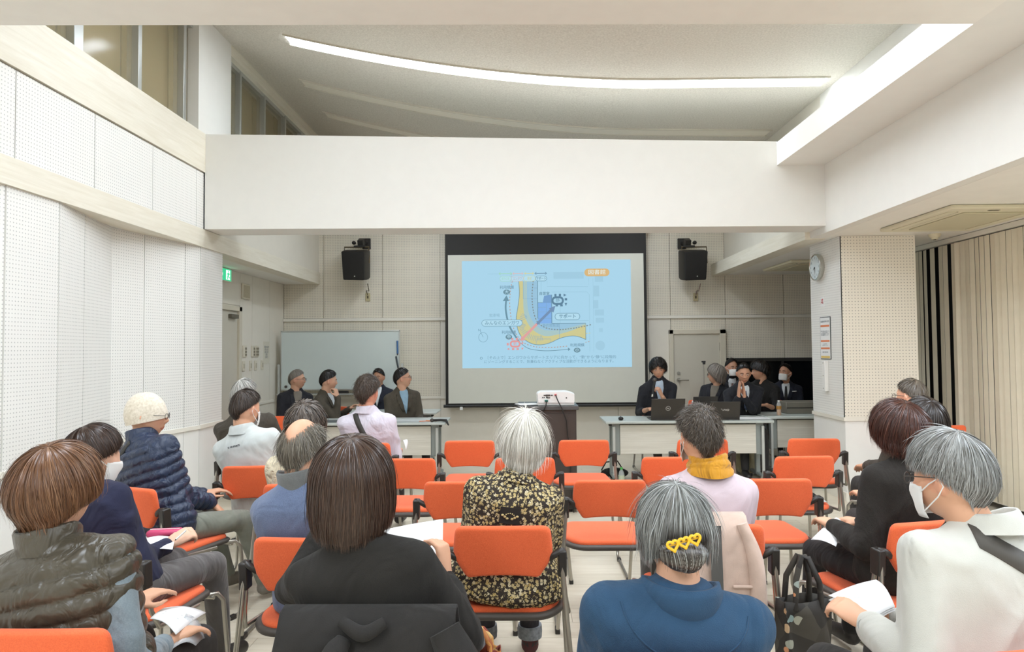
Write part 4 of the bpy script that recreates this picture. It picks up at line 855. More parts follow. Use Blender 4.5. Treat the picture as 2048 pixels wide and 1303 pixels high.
def remesh(mb, voxel, smooth, name, sfac=0.5):
    me = mb.mesh(name + '_raw'); o = bpy.data.objects.new('raw', me); SCR.objects.link(o)
    r = o.modifiers.new('r', 'REMESH'); r.mode = 'VOXEL'; r.voxel_size = voxel
    if smooth: s = o.modifiers.new('s', 'SMOOTH'); s.iterations = smooth; s.factor = sfac
    dg = bpy.context.evaluated_depsgraph_get(); out = bpy.data.meshes.new_from_object(o.evaluated_get(dg)); out.name = name
    bpy.data.objects.remove(o); bpy.data.meshes.remove(me); return out
def getv(me): v = np.empty(len(me.vertices) * 3, np.float32); me.vertices.foreach_get('co', v); return v.reshape(-1, 3).astype(float)
def getn(me): v = np.empty(len(me.vertices) * 3, np.float32); me.vertices.foreach_get('normal', v); return v.reshape(-1, 3).astype(float)
def setv(me, v): me.vertices.foreach_set('co', v.astype(np.float32).ravel()); me.update()
def link(name, me, mat, parent=None, loc=(0, 0, 0)):
    if not me.materials: me.materials.append(mat)
    me.polygons.foreach_set('use_smooth', [True] * len(me.polygons))
    o = bpy.data.objects.new(name, me); COL.objects.link(o); o.location = loc
    if parent: o.parent = parent
    return o
def waves(p, freq, seed, n=6):
    r = np.random.default_rng(seed); out = np.zeros(len(p))
    for i in range(n):
        k = r.normal(size=3); k[2] *= 0.7; k = k / np.linalg.norm(k) * freq * r.uniform(0.7, 1.6); k2 = r.normal(size=3) * freq * 0.5
        out += np.sin(p @ k + r.uniform(0, 6) + 1.6 * np.sin(p @ k2 + r.uniform(0, 6)))
    return out / n
def sstep(x, a, b): t_ = np.clip((x - a) / (b - a), 0, 1); return t_ * t_ * (3 - 2 * t_)
def head_shape(jaw=0.30):
    nl, nm = 56, 64; ph = np.linspace(-PI / 2 + 0.03, PI / 2 - 0.03, nl); th = np.arange(nm) * 2 * PI / nm
    PH, TH = np.meshgrid(ph, th, indexing='ij'); d = np.stack([np.cos(PH) * np.sin(TH), np.cos(PH) * np.cos(TH), np.sin(PH)], -1).reshape(-1, 3)
    p = d * np.array([0.074, 0.093, 0.115]); x, y, z = p.T.copy(); tt = np.clip(-z / 0.115, 0, 1)
    x = x * (1 - jaw * tt ** 1.6) * (1 + 0.25 * tt * (np.abs(d[:, 2]) > 0.5) * 0); back = y < 0
    y = np.where(back, y * (1 - 0.5 * sstep(tt, 0.25, 0.95)), y * (1 + 0.10 * sstep(tt, 0.2, 0.9)))
    g = lambda u, s: np.exp(-(u / s) ** 2); ax = np.abs(x); f = sstep(y, 0.03, 0.06)
    y = y + f * (0.021 * g(x, 0.011) * g(z + 0.024, 0.014) + 0.011 * g(x, 0.009) * g(z - 0.004, 0.022) + 0.008 * g(ax - 0.013, 0.007) * g(z + 0.030, 0.008)
         - 0.009 * g(ax - 0.031, 0.015) * g(z - 0.007, 0.010) + 0.004 * g(ax - 0.03, 0.02) * g(z - 0.027, 0.008)
         + 0.007 * g(x, 0.021) * (g(z + 0.058, 0.005) + g(z + 0.0705, 0.006)) - 0.005 * g(x, 0.024) * g(z + 0.064, 0.0028)
         + 0.008 * g(x, 0.02) * g(z + 0.1, 0.014) + 0.005 * g(ax - 0.04, 0.018) * g(z + 0.02, 0.02))
    P = np.stack([x, y, z], 1); fc = []
    for i in range(nl - 1):
        for j in range(nm): a, b = i * nm + j, i * nm + (j + 1) % nm; fc.append((a, b, b + nm, a + nm))
    fc.append(tuple(range(nm))[::-1]); fc.append(tuple(range((nl - 1) * nm, nl * nm))); return P, fc
HEADV, HEADF = head_shape()
def add_hand(mb, W, d, n, right, curl=0.5, s=1.0, spread=0.0):
    d = nrm(d); n = nrm(n - d * np.dot(n, d)); sd = np.cross(d, n) if right else np.cross(n, d)
    def q(a, b, c): return W + s * (d * a + sd * b + n * c)
    rings = []
    for a, hw_, ht in ((-0.02, .024, .019), (0.01, .028, .018), (0.045, .037, .017), (0.08, .041, .014), (0.098, .038, .011)):
        rings.append([q(a, hw_ * math.cos(t_) , ht * math.sin(t_)) for t_ in np.arange(12) * PI / 6])
    mb.loft(rings)
    for off, L, k in ((.029, .074, 0.9), (.010, .082, 1.0), (-.010, .076, 1.06), (-.028, .060, 1.15)):
        p = np.array([0.09, off, 0.0]); ang = 0.25 * curl; fan = off * (1.2 + 4 * spread)
        for seg, (ln, r0, r1) in enumerate(((.46, .0088, .0082), (.30, .0082, .0074), (.24, .0074, .006))):
            ang += curl * k * (0.75 if seg else 0.55); e = p + ln * L * np.array([math.cos(ang) * math.cos(fan), math.cos(ang) * math.sin(fan), math.sin(ang)])
            mb.capsule(q(*p), q(*e), r0 * s, r1 * s, 8); p = e
    b = np.array([0.02, .026, .004]); m1 = b + np.array([.034, .024, .012 + .01 * curl]); e = m1 + np.array([.028, .004 - .012 * curl, .012 * curl]); e2 = e + np.array([.02, -.003 - .01 * curl, .008 * curl])
    mb.capsule(q(*b), q(*m1), .0125 * s, .0105 * s, 8); mb.capsule(q(*m1), q(*e), .0102 * s, .009 * s, 8); mb.capsule(q(*e), q(*e2), .009 * s, .007 * s, 8)
def ik(Sh, W, l1, l2, pole):
    dv = W - Sh; D = np.linalg.norm(dv); mx = (l1 + l2) * 0.985
    if D > mx: W = Sh + dv / D * mx; dv = W - Sh; D = mx
    a = (l1 * l1 - l2 * l2 + D * D) / (2 * D); h = math.sqrt(max(l1 * l1 - a * a, 1e-6)); u = dv / D; pl = pole - u * np.dot(pole, u); pl = nrm(pl)
    return Sh + u * a + pl * h, W
SKEY = np.array([0, 45, 90, 135, 180.0])
def make_hair(root, st, Rh, C, hs, seed, n, wd, base):
    r = np.random.default_rng(seed); up = np.array([math.sin(math.radians(st.get('side', 0))) , -math.sin(math.radians(st.get('tau', 22))), 1.0]); up = nrm(up * np.array([1, 1, math.cos(math.radians(st.get('tau', 22)))]))
    phi = np.array(st['phi'], float); L = np.array(st.get('L', [0] * 5), float); H = np.array(st.get('h', [0.012] * 5), float); u0k = np.array(st.get('u0', [0] * 5), float)
    flare, tuck, ht, N = st.get('flare', 0.0), st.get('tuck', 0.0), st.get('ht', 0.014), st.get('N', 11)
    rad = np.array([0.077, 0.096, 0.117]); nape = st.get('nape', 0.42)
    def curve(th, u):                       # th, u arrays of equal shape -> points; u runs 0 crown .. 1 tip
        deg = np.abs(np.degrees((th + PI) % (2 * PI) - PI)); f = np.radians(np.interp(deg, SKEY, phi)); Ld = np.interp(deg, SKEY, L); hh = np.interp(deg, SKEY, H)
        e = np.stack([np.cos(f) * np.sin(th), np.cos(f) * np.cos(th), np.sin(f)], -1)
        om = np.arccos(np.clip(e @ up, -0.999, 0.999)); arc = om * 0.1; tot = arc + Ld; s = u * tot
        ua = np.clip(s / arc, 0, 1); dd = np.clip(s - arc, 0, None)
        w0 = np.sin((1 - ua) * om) / np.sin(om); w1 = np.sin(ua * om) / np.sin(om); d = w0[..., None] * up + w1[..., None] * e; d = d / np.linalg.norm(d, axis=-1, keepdims=True)
        p = d * rad; tz = np.clip(-p[..., 2] / 0.115, 0, 1)
        p[..., 1] = np.where(p[..., 1] < 0, p[..., 1] * (1 - nape * sstep(tz, 0.1, 0.95)), p[..., 1]); p[..., 0] *= 1 - 0.22 * tz
        hgt = ht * (1 - ua) + hh * ua; hgt = hgt + st.get('puff', 0.0) * np.sin(ua * PI) ; nn = d / rad; nn /= np.linalg.norm(nn, axis=-1, keepdims=True); p = p + nn * hgt[..., None]
        fr = np.clip(dd / np.maximum(Ld, 0.012), 0, 1.1); fr = np.where(Ld > 1e-4, fr, 0); ro = np.stack([np.sin(th), np.cos(th)], -1) * (flare * fr - tuck * fr ** 2)[..., None]
        p[..., :2] += ro; p[..., 2] -= dd; return p, nn, np.interp(deg, SKEY, u0k)
    cols = np.array([lin(c)[:3] for c in st['cols']]); wt = np.array(st.get('wts', [1] * len(cols)), float); wt /= wt.sum(); mean = (cols * wt[:, None]).sum(0); cols = mean + (cols - mean) * st.get('contrast', .6)
    V, Fq, Cc = [], [], []; nv = 0
    # scalp shell
    nth, nu = 44, 14; th = np.linspace(-PI, PI, nth, endpoint=False)[:, None] + np.zeros((1, nu)); uu = np.linspace(0.0, 0.985, nu)[None, :] + np.zeros((nth, 1)); _, _, u0 = curve(th, uu); u0 = np.minimum(u0 + (u0 > 0) * .12, .96); uu = u0 + (1 - u0) * uu
    p, nn, _ = curve(th, uu); p = p - nn * 0.005; V.append(p.reshape(-1, 3)); Cc.append(np.tile(mean * 0.85, (nth * nu, 1)))
    for i in range(nth):
        for j in range(nu - 1): a, b = i * nu + j, ((i + 1) % nth) * nu + j; Fq.append((a, a + 1, b + 1, b))
    nv = nth * nu
    # strands as thin ribbons
    S_ = n; th0 = r.uniform(-PI, PI, S_); cl = st.get('clump', 0.025); th0 = th0 + cl * np.sin(th0 * 37 + 2 * np.sin(th0 * 11)); q0 = r.uniform(0, 1, S_) ** 1.3 * st.get('layer', 0.75); q1 = np.clip(q0 + r.uniform(0.35, 1.0, S_) * st.get('len', 1.0), 0, None); q1 = np.minimum(q1, r.uniform(0.9, 1.0 + st.get('rag', 0.03), S_))
    U = q0[:, None] + (q1 - q0)[:, None] * np.linspace(0, 1, N)[None]; ph = r.uniform(0, 6.28, (S_, 3)); sw = st.get('sway', 0.05)
    TH = th0[:, None] + sw * np.sin(U * 3 + ph[:, :1]) * U + 0.02 * np.sin(U * 9 + ph[:, 1:2])
    _, _, u0 = curve(TH, U); u0 = np.clip(u0 + (u0 > 0) * r.uniform(-.10, .10, S_)[:, None], 0, .95); U = u0 + (1 - u0) * U; p, nn, _ = curve(TH, U)
    lift = (r.uniform(0, 1, S_) ** 2 * st.get('loose', 0.006))[:, None] * (0.3 + np.linspace(0, 1, N)[None] * 0.9); fly = (r.uniform(0, 1, S_) < st.get('fly', 0.012))[:, None] * np.linspace(0, 1, N)[None] ** 1.5 * st.get('flyd', 0.02); p = p + nn * (lift + fly)[..., None]
    if st.get('curl'):
        a = st['curl']; tq = np.linspace(0, 1, N)[None]; fr = st.get('cfreq', 9.0); off = np.stack([np.sin(tq * fr + ph[:, :1]), np.sin(tq * fr + ph[:, 1:2]), np.cos(tq * fr + ph[:, 2:3])], -1); p = p + off * a
    tn = np.gradient(p, axis=1); tn /= np.linalg.norm(tn, axis=-1, keepdims=True) + 1e-9; sd = np.cross(tn, nn); sd /= np.linalg.norm(sd, axis=-1, keepdims=True) + 1e-9
    rot = r.uniform(-0.5, 0.5, S_)[:, None, None]; sd = sd * np.cos(rot) + nn * np.sin(rot); tp = (1 - np.linspace(0, 1, N) ** 3 * 0.85)[None, :, None] * wd * r.uniform(0.6, 1.3, S_)[:, None, None]
    rib = np.stack([p - sd * tp, p + sd * tp], 2).reshape(-1, 3)
    ci = r.choice(len(cols), S_, p=wt); cc = cols[ci] * r.uniform(0.86, 1.14, S_)[:, None]; cc = np.repeat(cc[:, None], N * 2, 1)
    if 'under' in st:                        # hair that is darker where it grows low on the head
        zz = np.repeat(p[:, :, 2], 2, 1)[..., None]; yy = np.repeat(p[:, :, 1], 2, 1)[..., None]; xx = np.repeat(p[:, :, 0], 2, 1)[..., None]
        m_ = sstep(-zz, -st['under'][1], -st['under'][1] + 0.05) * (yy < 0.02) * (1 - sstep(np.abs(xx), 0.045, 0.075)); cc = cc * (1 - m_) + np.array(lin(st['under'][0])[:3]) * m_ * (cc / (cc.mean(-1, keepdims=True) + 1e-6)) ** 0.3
    V.append(rib); Cc.append(cc.reshape(-1, 3)); ar = np.arange(S_ * (N - 1)); si, ki = ar // (N - 1), ar % (N - 1); b = nv + (si * N + ki) * 2
    quads = np.stack([b, b + 1, b + 3, b + 2], 1)
    Vw = xf(np.concatenate(V) * hs, Rh, C) - base; shell = np.array(Fq); allf = np.concatenate([shell, quads])
    me = bpy.data.meshes.new('hair'); me.vertices.add(len(Vw)); me.vertices.foreach_set('co', Vw.astype(np.float32).ravel()); nf = len(allf)
    me.loops.add(nf * 4); me.loops.foreach_set('vertex_index', allf.astype(np.int32).ravel()); me.polygons.add(nf); me.polygons.foreach_set('loop_start', (np.arange(nf) * 4).astype(np.int32)); me.update(calc_edges=True); me.validate()
    set_tint(me, np.concatenate(Cc)); return link('hair', me, HAIRM, root)
def collar(kind, T, ax, fw, mat, root, base, rr=1.0, name='collar'):
    ax = nrm(ax); fw = nrm(fw - ax * np.dot(fw, ax)); rt = np.cross(fw, ax)
    prof = {'stand': [(.074, -.02), (.076, .01), (.078, .045), (.074, .052), (.068, .045), (.066, 0)], 'turtle': [(.066, -.02), (.066, .02), (.064, .05), (.066, .058), (.062, .06), (.058, .05), (.056, 0)],
            'fold': [(.086, -.02), (.081, -.005), (.076, .012), (.071, .03), (.067, .036), (.063, .032), (.062, 0)], 'crew': [(.082, -.015), (.080, .0), (.076, .012), (.070, .010), (.068, -.01)],
            'big': [(.085, -.03), (.1, -.005), (.104, .03), (.096, .052), (.084, .05), (.076, .02), (.074, -.01)], 'scarf': [(.088, -.04), (.088, -.025), (.083, -.012), (.078, -.006), (.080, .003), (.079, .012), (.072, .02), (.069, .023), (.071, .03), (.069, .038), (.063, .043), (.058, .04), (.056, .0)]}[kind]
    m = MB(); k = 48; rings = []
    for r, z in prof:
        ring = []
        for t_ in np.arange(k) * 2 * PI / k:
            dip = -0.022 * max(0, math.cos(t_)) if kind in ('fold', 'stand', 'big') else -.012 * max(0, math.cos(t_))
            ring.append(T + rr * (rt * math.sin(t_) * r + fw * (math.cos(t_) * r * 1.02 + 0.006)) + ax * (z + dip + (0.007 if kind == 'scarf' else 0.003) * math.sin(2 * t_ + z * 60 + 1)) - base)
        rings.append(ring)
    m.loft(rings, cap=False); return m.build(name, mat, root, smooth=180)
def surf_strip(bvh, pts, dirs, wd, side, off, name, mat, root, base):
    "a band laid on a garment: each point is cast along its direction onto the cloth"
    A, B = [], []
    for p, d in zip(pts, dirs):
        for sgn, lst in ((-1, A), (1, B)):
            o = p + side * wd / 2 * sgn - d * 0.6; h = bvh.ray_cast(Vector(o - base), Vector(d), 1.2)
            q = np.array(h[0]) + np.array(h[1]) * off if h[0] is not None else None; lst.append(q)
    ok = [i for i in range(len(A)) if A[i] is not None and B[i] is not None]
    if len(ok) < 2: return None
    A = np.array([A[i] for i in ok]); B = np.array([B[i] for i in ok])
    for _ in range(6): A[1:-1] = (A[:-2] + 2 * A[1:-1] + A[2:]) / 4; B[1:-1] = (B[:-2] + 2 * B[1:-1] + B[2:]) / 4
    m = MB(); m.strip(A, B); o = m.build(name, mat, root, smooth=180); s = o.modifiers.new('t', 'SOLIDIFY'); s.thickness = 0.003; s.offset = -1; return o
FOLK = {}
def person(label, head, yaw, chair=None, pelvis=None, hs=1.0, hyaw=None, hp=0, hr=0, neck=(0, -.035, -.185), sw=0.185, bw=1.0, top=None, arm=1.0, mode=None, hair=None, skin=(224, 172, 140), wrists=None, hands=None,
           coll=None, collmat=None, legs=None, shoes=None, mask=False, glasses=None, vox=0.0075, nh=1500, wh=0.0024, seed=1, period=0.05, wr=0.006, wf=9.0, face=False, knees=0.11, shirt=None, tie=None, strap=None, brows=(50, 40, 34), slen=1.0, belly=1.0, feet=0.05, pole=0.0, hem=1.0, cl=None):
    a = math.radians(yaw); fw = np.array([-math.sin(a), math.cos(a), 0]); rt = np.array([math.cos(a), math.sin(a), 0]); up = np.array([0, 0, 1.0])
    B3 = np.stack([rt, fw, up], 1); hy = math.radians(yaw if hyaw is None else hyaw); Rh = rz(hy) @ rx(-math.radians(hp)) @ ry(math.radians(hr))
    topp = at(*head); C = topp - up * (0.13 * hs); T = C + B3 @ (np.array(neck) * hs) + up * .052
    if pelvis is None: cx_, cy_, cdeg = chair; ca = math.radians(cdeg); P = np.array([cx_ - math.sin(ca) * 0.19, cy_ + math.cos(ca) * 0.19, 0.53])
    else: P = np.array([pelvis[0], pelvis[1], 0.53])
    base = np.array([P[0], P[1], 0.0]); ax = T - P; TL = np.linalg.norm(ax); ax = ax / TL; tf = nrm(fw - ax * fw.dot(ax)); tr = np.cross(tf, ax)
    SH = [P + ax * TL * 0.825 + tr * s_ * (sw - 0.04) for s_ in (-1, 1)]
    W = []
    for i, s_ in enumerate((-1, 1)):
        wv = None if wrists is None else wrists[i]
        W.append(P + fw * 0.33 + up * 0.12 + rt * s_ * 0.10 if wv is None else np.array(wv, float))
    EL = []
    for i, s_ in enumerate((-1, 1)): e, w_ = ik(SH[i], W[i], 0.285, 0.25, tr * s_ * (0.28 + pole) - fw * 0.3 - up * 1.0); EL.append(e); W[i] = w_
    sec = [(-.14, .150, .115, .01), (-.04, .178, .128, 0), (.10, .172, .124, 0), (.30, .158, .115, .0), (.5, .166, .114, .0), (.7, .180, .112, -.005), (.84, .182, .1, -.01), (.92, .155, .082, -.01), (.98, .105, .066, -.005), (1.05, .066, .06, .0), (1.10, .056, .056, .006)]
    def torso(mb, k, s1=1.1, s0=-.2):
        rings = []
        for s, w_, d_, o in sec:
            if s0 <= s <= s1:
                bl = belly if s < .6 else 1 + (belly - 1) * .3; c = P + ax * TL * s + tf * o; W_ = (w_ * sw / .185 * bw) * k * (bl if s < .6 else 1); D_ = d_ * k * bw * bl; hm = 1 + (hem - 1) * (1 - sstep(s, -.02, .35)); W_ *= hm; D_ *= hm
                rings.append([c + tr * W_ * np.sign(math.cos(t_)) * abs(math.cos(t_)) ** .85 + tf * D_ * np.sign(math.sin(t_)) * abs(math.sin(t_)) ** .85 for t_ in np.arange(24) * PI / 12])
        mb.loft(rings)
    # ---- body: one continuous skin surface
    mb = MB(); hv = HEADV.copy(); mb.add(xf(hv * hs, Rh, C), HEADF)
    for s_ in (-1, 1):
        er = ry(s_ * 0.15) @ rz(s_ * 0.45); mb.ball(xf([np.array([s_ * .078, -.008, -.006]) * hs], Rh, C)[0], (.0085 * hs, .019 * hs, .032 * hs), Rh @ er, 12, 9)
    nb = xf([np.array([0, -.022, -.075]) * hs], Rh, C)[0]; mb.capsule(nb, T + tf * .01 - ax * .03, .054 * hs, .062, 16); mb.capsule(T - ax * 0.06, P + ax * .02, .07, .1, 14)
    hd = [None, None] if hands is None else hands
    for i, s_ in enumerate((-1, 1)):
        mb.capsule(T - ax * .07, SH[i], .06, .045, 12); mb.capsule(SH[i], EL[i], .042 * arm, .036 * arm, 12); mb.capsule(EL[i], W[i], .036 * arm, .026, 12)
        h = hd[i] or {}; d_ = h.get('d'); d_ = nrm(W[i] - EL[i]) if d_ is None else nrm(np.array(d_, float)); n_ = np.array(h.get('n', -up), float)
        if abs(np.dot(nrm(n_), d_)) > .95: n_ = -fw
        add_hand(mb, W[i] + d_ * .012, d_, n_, s_ > 0, h.get('curl', .45), h.get('s', 1.0), h.get('spread', 0))
    mb.v = [np.concatenate(mb.v) - base]; bme = remesh(mb, vox, 2, 'person'); bv = getv(bme); loc = (bv + base - C) @ Rh / hs; x, y, z = loc.T; cc = np.tile(np.array(lin(skin)[:3]), (len(bv), 1))
    red = np.exp(-((np.abs(x) - .04) / .025) ** 2 - ((z + .025) / .03) ** 2) * (y > .04) * .25 + ((np.abs(x) > .068) & (np.abs(z) < .05) & (np.abs(y) < .05)) * .3; cc = cc * (1 + red[:, None] * np.array([.08, -.25, -.2]))
    lip = ((y > .06) & (np.abs(x) < .024) & (np.abs(z + .064) < .0095 * (1 - (x / .03) ** 2)))[:, None]; cc = np.where(lip, cc * np.array([.78, .5, .48]), cc)
    set_tint(bme, cc); root = link('person', bme, SKIN, None, base); tag(root, label, 'person', 'panelists behind the tables' if face else 'seated audience')
    if face:
        for s_ in (-1, 1):
            e = MB(); e.ball(xf([np.array([s_ * .031, .080, .006]) * hs], Rh, C)[0] - base, (.0125 * hs, .009 * hs, .0042 * hs), Rh, 14, 9); eo = e.build('eye', EYEW, root, smooth=80)
            e = MB(); e.ball(xf([np.array([s_ * .031, .0868, .0052]) * hs], Rh, C)[0] - base, (.0058 * hs, .003 * hs, .0040 * hs), Rh, 10, 7); e.build('iris', EYED, eo, smooth=80)
            e = MB(); e.tube([xf([np.array([s_ * q_, yy_ , zz_]) * hs], Rh, C)[0] - base for q_, yy_, zz_ in ((.013, .0935, .024), (.026, .093, .0285), (.038, .088, .028), (.050, .077, .022))], [.0026, .0034, .003, .0015], 6); e.build('eyebrow', M('brow_%d_%d_%d' % brows, brows, .8), root, smooth=80)
    # ---- garments
    def garment(name, mat, k, sleeve=1.0, voxel=.011, sm=10, s0=-.2, s1=1.1, arms=True, amp=None, per=None, A=.0):
        g = MB(); torso(g, k, s1, s0)
        for i, s_ in enumerate((-1, 1)):
            g.capsule(P + ax * TL * .90 + tr * s_ * .05, SH[i] if arms else SH[i] - tr * s_ * .008 + ax * .006, .066 * k * (1 if arms else 1.12), .059 * k * bw * (1 if arms else 1.2), 14)
            if arms:
                dw = nrm(W[i] - EL[i]); le = EL[i] + (W[i] - EL[i]) * sleeve; g.capsule(SH[i], EL[i], .058 * k * arm * bw, .050 * k * arm, 14)
                if sleeve > .05: g.capsule(EL[i], le, .050 * k * arm, (.05 - .012 * sleeve) * k * arm, 14)
        g.v = [np.concatenate(g.v) - base]; me = remesh(g, voxel, sm, name); v = getv(me); nn = getn(me)
        if per:
            wv = v + base; best = np.full(len(v), 9.0); q = np.zeros(len(v)); segs = [(P, T, .13, 0.0)]
            if arms:
                for i in (0, 1): l1 = np.linalg.norm(EL[i] - SH[i]); segs += [(SH[i], EL[i], .062, .02), (EL[i], W[i], .05, .02 + l1)]
            for s0_, s1_, rr, q0 in segs:
                d_ = s1_ - s0_; L_ = np.linalg.norm(d_); d_ = d_ / L_; tpar = np.clip((wv - s0_) @ d_, 0, L_); ds = np.linalg.norm(wv - s0_ - tpar[:, None] * d_, axis=1) / rr; m_ = ds < best; best[m_] = ds[m_]; q[m_] = q0 + tpar[m_]
            q = q + .006 * waves(wv, 6, seed + 3); band = np.abs(np.sin(PI * q / per)) ** .55; v = v + nn * ((band - .75) * A + .25 * A * waves(wv, 45, seed + 5))[:, None]
        v = v + nn * ((wr if amp is None else amp) * waves(v + base, wf, seed))[:, None] + nn * ((wr if amp is None else amp) * .45 * waves(v + base, wf * 2.6, seed + 9))[:, None]
        if not per: cr_ = np.clip(1 - np.abs(waves(v * np.array([1, 1, .7]) + base, wf * 1.3, seed + 31)) * 3.0, 0, 1) ** 2; v = v + nn * ((wr if amp is None else amp) * 1.3 * (cr_ - .25))[:, None]
        setv(me, v); return link(name, me, mat, root)
    info = dict(root=root, P=P, T=T, C=C, Rh=Rh, ax=ax, tf=tf, tr=tr, fw=fw, rt=rt, SH=SH, EL=EL, W=W, base=base, TL=TL, hs=hs, garment=garment)
    if mode == 'puffer': tp = garment('jacket', top, 1.06, 1.0, .0075, 3, per=period, A=.016, amp=.004)
    elif mode == 'vest': garment('shirt', shirt, .91, 1.0, s1=.92); tp = garment('vest', top, 1.08, 0, .0075, 3, arms=False, per=period, A=.016, amp=.003)
    else: tp = garment(mode or ('jacket' if shirt else 'sweater'), top, 1.0, slen, amp=.0022 if shirt else None)
    info['top'] = tp; vv = getv(tp.data); bvh = BVHTree.FromPolygons([tuple(p) for p in vv], [tuple(p.vertices) for p in tp.data.polygons]); info['bvh'] = bvh
    if cl: collar(coll, T + ax * cl[1], nrm(ax * .6 + (C - T) * 2.2), tf, collmat or top, root, base, cl[0])
    elif coll: collar(coll, T + ax * (.036 if coll == 'scarf' else -.022 if coll == 'big' else .012), nrm(ax * .6 + (C - T) * 2.2), tf, collmat or top, root, base, 1.16 if coll == 'scarf' else 1.0 if coll == 'big' else 1.06)
    lm = legs or TROUS; g = MB(); g.ball(P + fw * .02 - up * .01, (.17 * bw, .15, .1), B3)
    ft = []
    for s_ in (-1, 1):
        hp_ = P + rt * s_ * .085; kn = P + fw * .41 + rt * s_ * knees + up * -.02; an = kn + fw * feet + up * -.40; g.capsule(hp_, kn, .085, .062, 14); g.capsule(kn, an, .062, .047, 14); ft.append((an, s_))
    g.v = [np.concatenate(g.v) - base]; me = remesh(g, .014, 6, 'trousers'); v = getv(me); setv(me, v + getn(me) * (.006 * waves(v + base, 14, seed + 20))[:, None]); link('trousers', me, lm, root)
    for an, s_ in ft:
        g = MB(); g.capsule(an + up * -.045 + fw * .0, an + up * -.062 + fw * .15, .042, .033, 12); g.capsule(an + up * .02, an + up * -.04, .036, .04, 12); g.v = [np.concatenate(g.v) - base]
        v = g.v[0]; v[:, 2] = np.maximum(v[:, 2], 0.001); me = g.mesh('shoe'); me = me; fix(me); link('shoe', me, shoes or SHOE, root)
    info['feet'] = ft
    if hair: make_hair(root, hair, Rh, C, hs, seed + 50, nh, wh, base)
    def hp2(p): return xf([np.array(p) * hs], Rh, C)[0] - base
    if mask:
        m = MB(); rows = []
        for zz in np.linspace(-.105, -.014, 9):
            row = []
            for xx in np.linspace(-.066, .066, 15):
                t_ = xx / .066; yy = .104 - .052 * abs(t_) ** 2.2 + .017 * math.exp(-(xx / .02) ** 2) * math.exp(-((zz + .035) / .03) ** 2) - .35 * max(0, -.085 - zz); row.append(hp2((xx * (1 - .12 * abs(zz + .055) / .05), yy, zz)))
            rows.append(row)
        v = np.array(rows).reshape(-1, 3); mk = m.add(v, [(i * 15 + j, i * 15 + j + 1, (i + 1) * 15 + j + 1, (i + 1) * 15 + j) for i in range(8) for j in range(14)]).build('face_mask', MASKM, root, smooth=180); s = mk.modifiers.new('t', 'SOLIDIFY'); s.thickness = .002
        for s_ in (-1, 1): m = MB(); m.tube([hp2((s_ * .064, .052, -.03)), hp2((s_ * .078, .02, -.006)), hp2((s_ * .086, -.012, .012)), hp2((s_ * .086, -.022, -.01)), hp2((s_ * .078, .0, -.04)), hp2((s_ * .066, .05, -.085))], .0018 if hs else 0, 6); m.build('ear_loop', MASKM, mk, smooth=80)
    if glasses:
        gl = None
        for s_ in (-1, 1):
            m = MB(); m.tube([hp2((s_ * .033 + .022 * math.cos(t_), .108 - .25 * abs(s_ * .033 + .022 * math.cos(t_)) ** 1.2, .003 + .016 * math.sin(t_))) for t_ in np.linspace(0, 2 * PI, 17)], .0016 * hs, 6, cap=False)
            if s_ < 0: m.tube([hp2((-.011, .106, .008)), hp2((0, .11, .011)), hp2((.011, .106, .008))], .0015, 6)
            m.tube([hp2((s_ * .055, .098, .009)), hp2((s_ * .073, .07, .012)), hp2((s_ * .082, .0, .012)), hp2((s_ * .084, -.02, -.004))], .0016 * hs, 6)
            if gl is None: gl = m.build('glasses', glasses, root, smooth=80)
            else: m.build('glasses_rim', glasses, gl, smooth=80)
    tm = MB(); torso(tm, .97); tbvh = BVHTree.FromPolygons([tuple(p) for p in tm.verts()], tm.f)
    def chest(rows, off, name, mat):
        "a panel of cloth on the chest: rows of (height fraction, half width, lateral centre)"
        vs, n_ = [], 7
        for s, hw_, cxx in rows:
            for u in np.linspace(-1, 1, n_):
                o = P + ax * TL * s + tr * (cxx + hw_ * u) + tf * .5; h = tbvh.ray_cast(Vector(o), Vector(-tf), 1.0)
                vs.append((np.array(h[0]) - base + tf * (off + .006)) if h[0] is not None else o - base - tf * .42)
        m = MB(); m.add(np.array(vs), [(i * n_ + j, i * n_ + j + 1, (i + 1) * n_ + j + 1, (i + 1) * n_ + j) for i in range(len(rows) - 1) for j in range(n_ - 1)]); o = m.build(name, mat, root, smooth=180); s = o.modifiers.new('t', 'SOLIDIFY'); s.thickness = .003; return o
    info['chest'] = chest
    if shirt and mode not in ('vest',):
        chest([(.45, .004, 0), (.6, .022, 0), (.75, .038, 0), (.88, .05, 0), (.96, .052, 0), (1.0, .05, 0)], .003, 'shirt_front', shirt)
        for s_ in (-1, 1): chest([(.5, .016, s_ * .03), (.65, .024, s_ * .048), (.8, .028, s_ * .068), (.93, .02, s_ * .078)], .006, 'lapel', top)
        collar('fold', T - ax * .005, nrm(ax * .6 + (C - T) * 2.2), tf, shirt, root, base, .93, 'shirt_collar')
    if tie: chest([(.5, .006, 0), (.55, .024, 0), (.85, .016, 0), (.96, .011, 0), (.985, .014, 0)], .009, 'tie', tie)
    if strap:
        l0, l1, f1_, wd_, mt = strap
        for sg, fe in ((1, f1_), (-1, .3)):
            fr = np.linspace(1.0, fe, 44); lt = l0 + (l1 - l0) * (1 - fr) / (1 - f1_); pts = [P + ax * TL * f_ + tr * q for f_, q in zip(fr, lt)]
            sd_ = nrm(tr * (1 - f1_) * TL + ax * (l1 - l0)); surf_strip(bvh, pts, [tf * sg] * 44, wd_, sd_, .004, 'bag_strap', mt, root, base)
    FOLK[label] = info
    return info
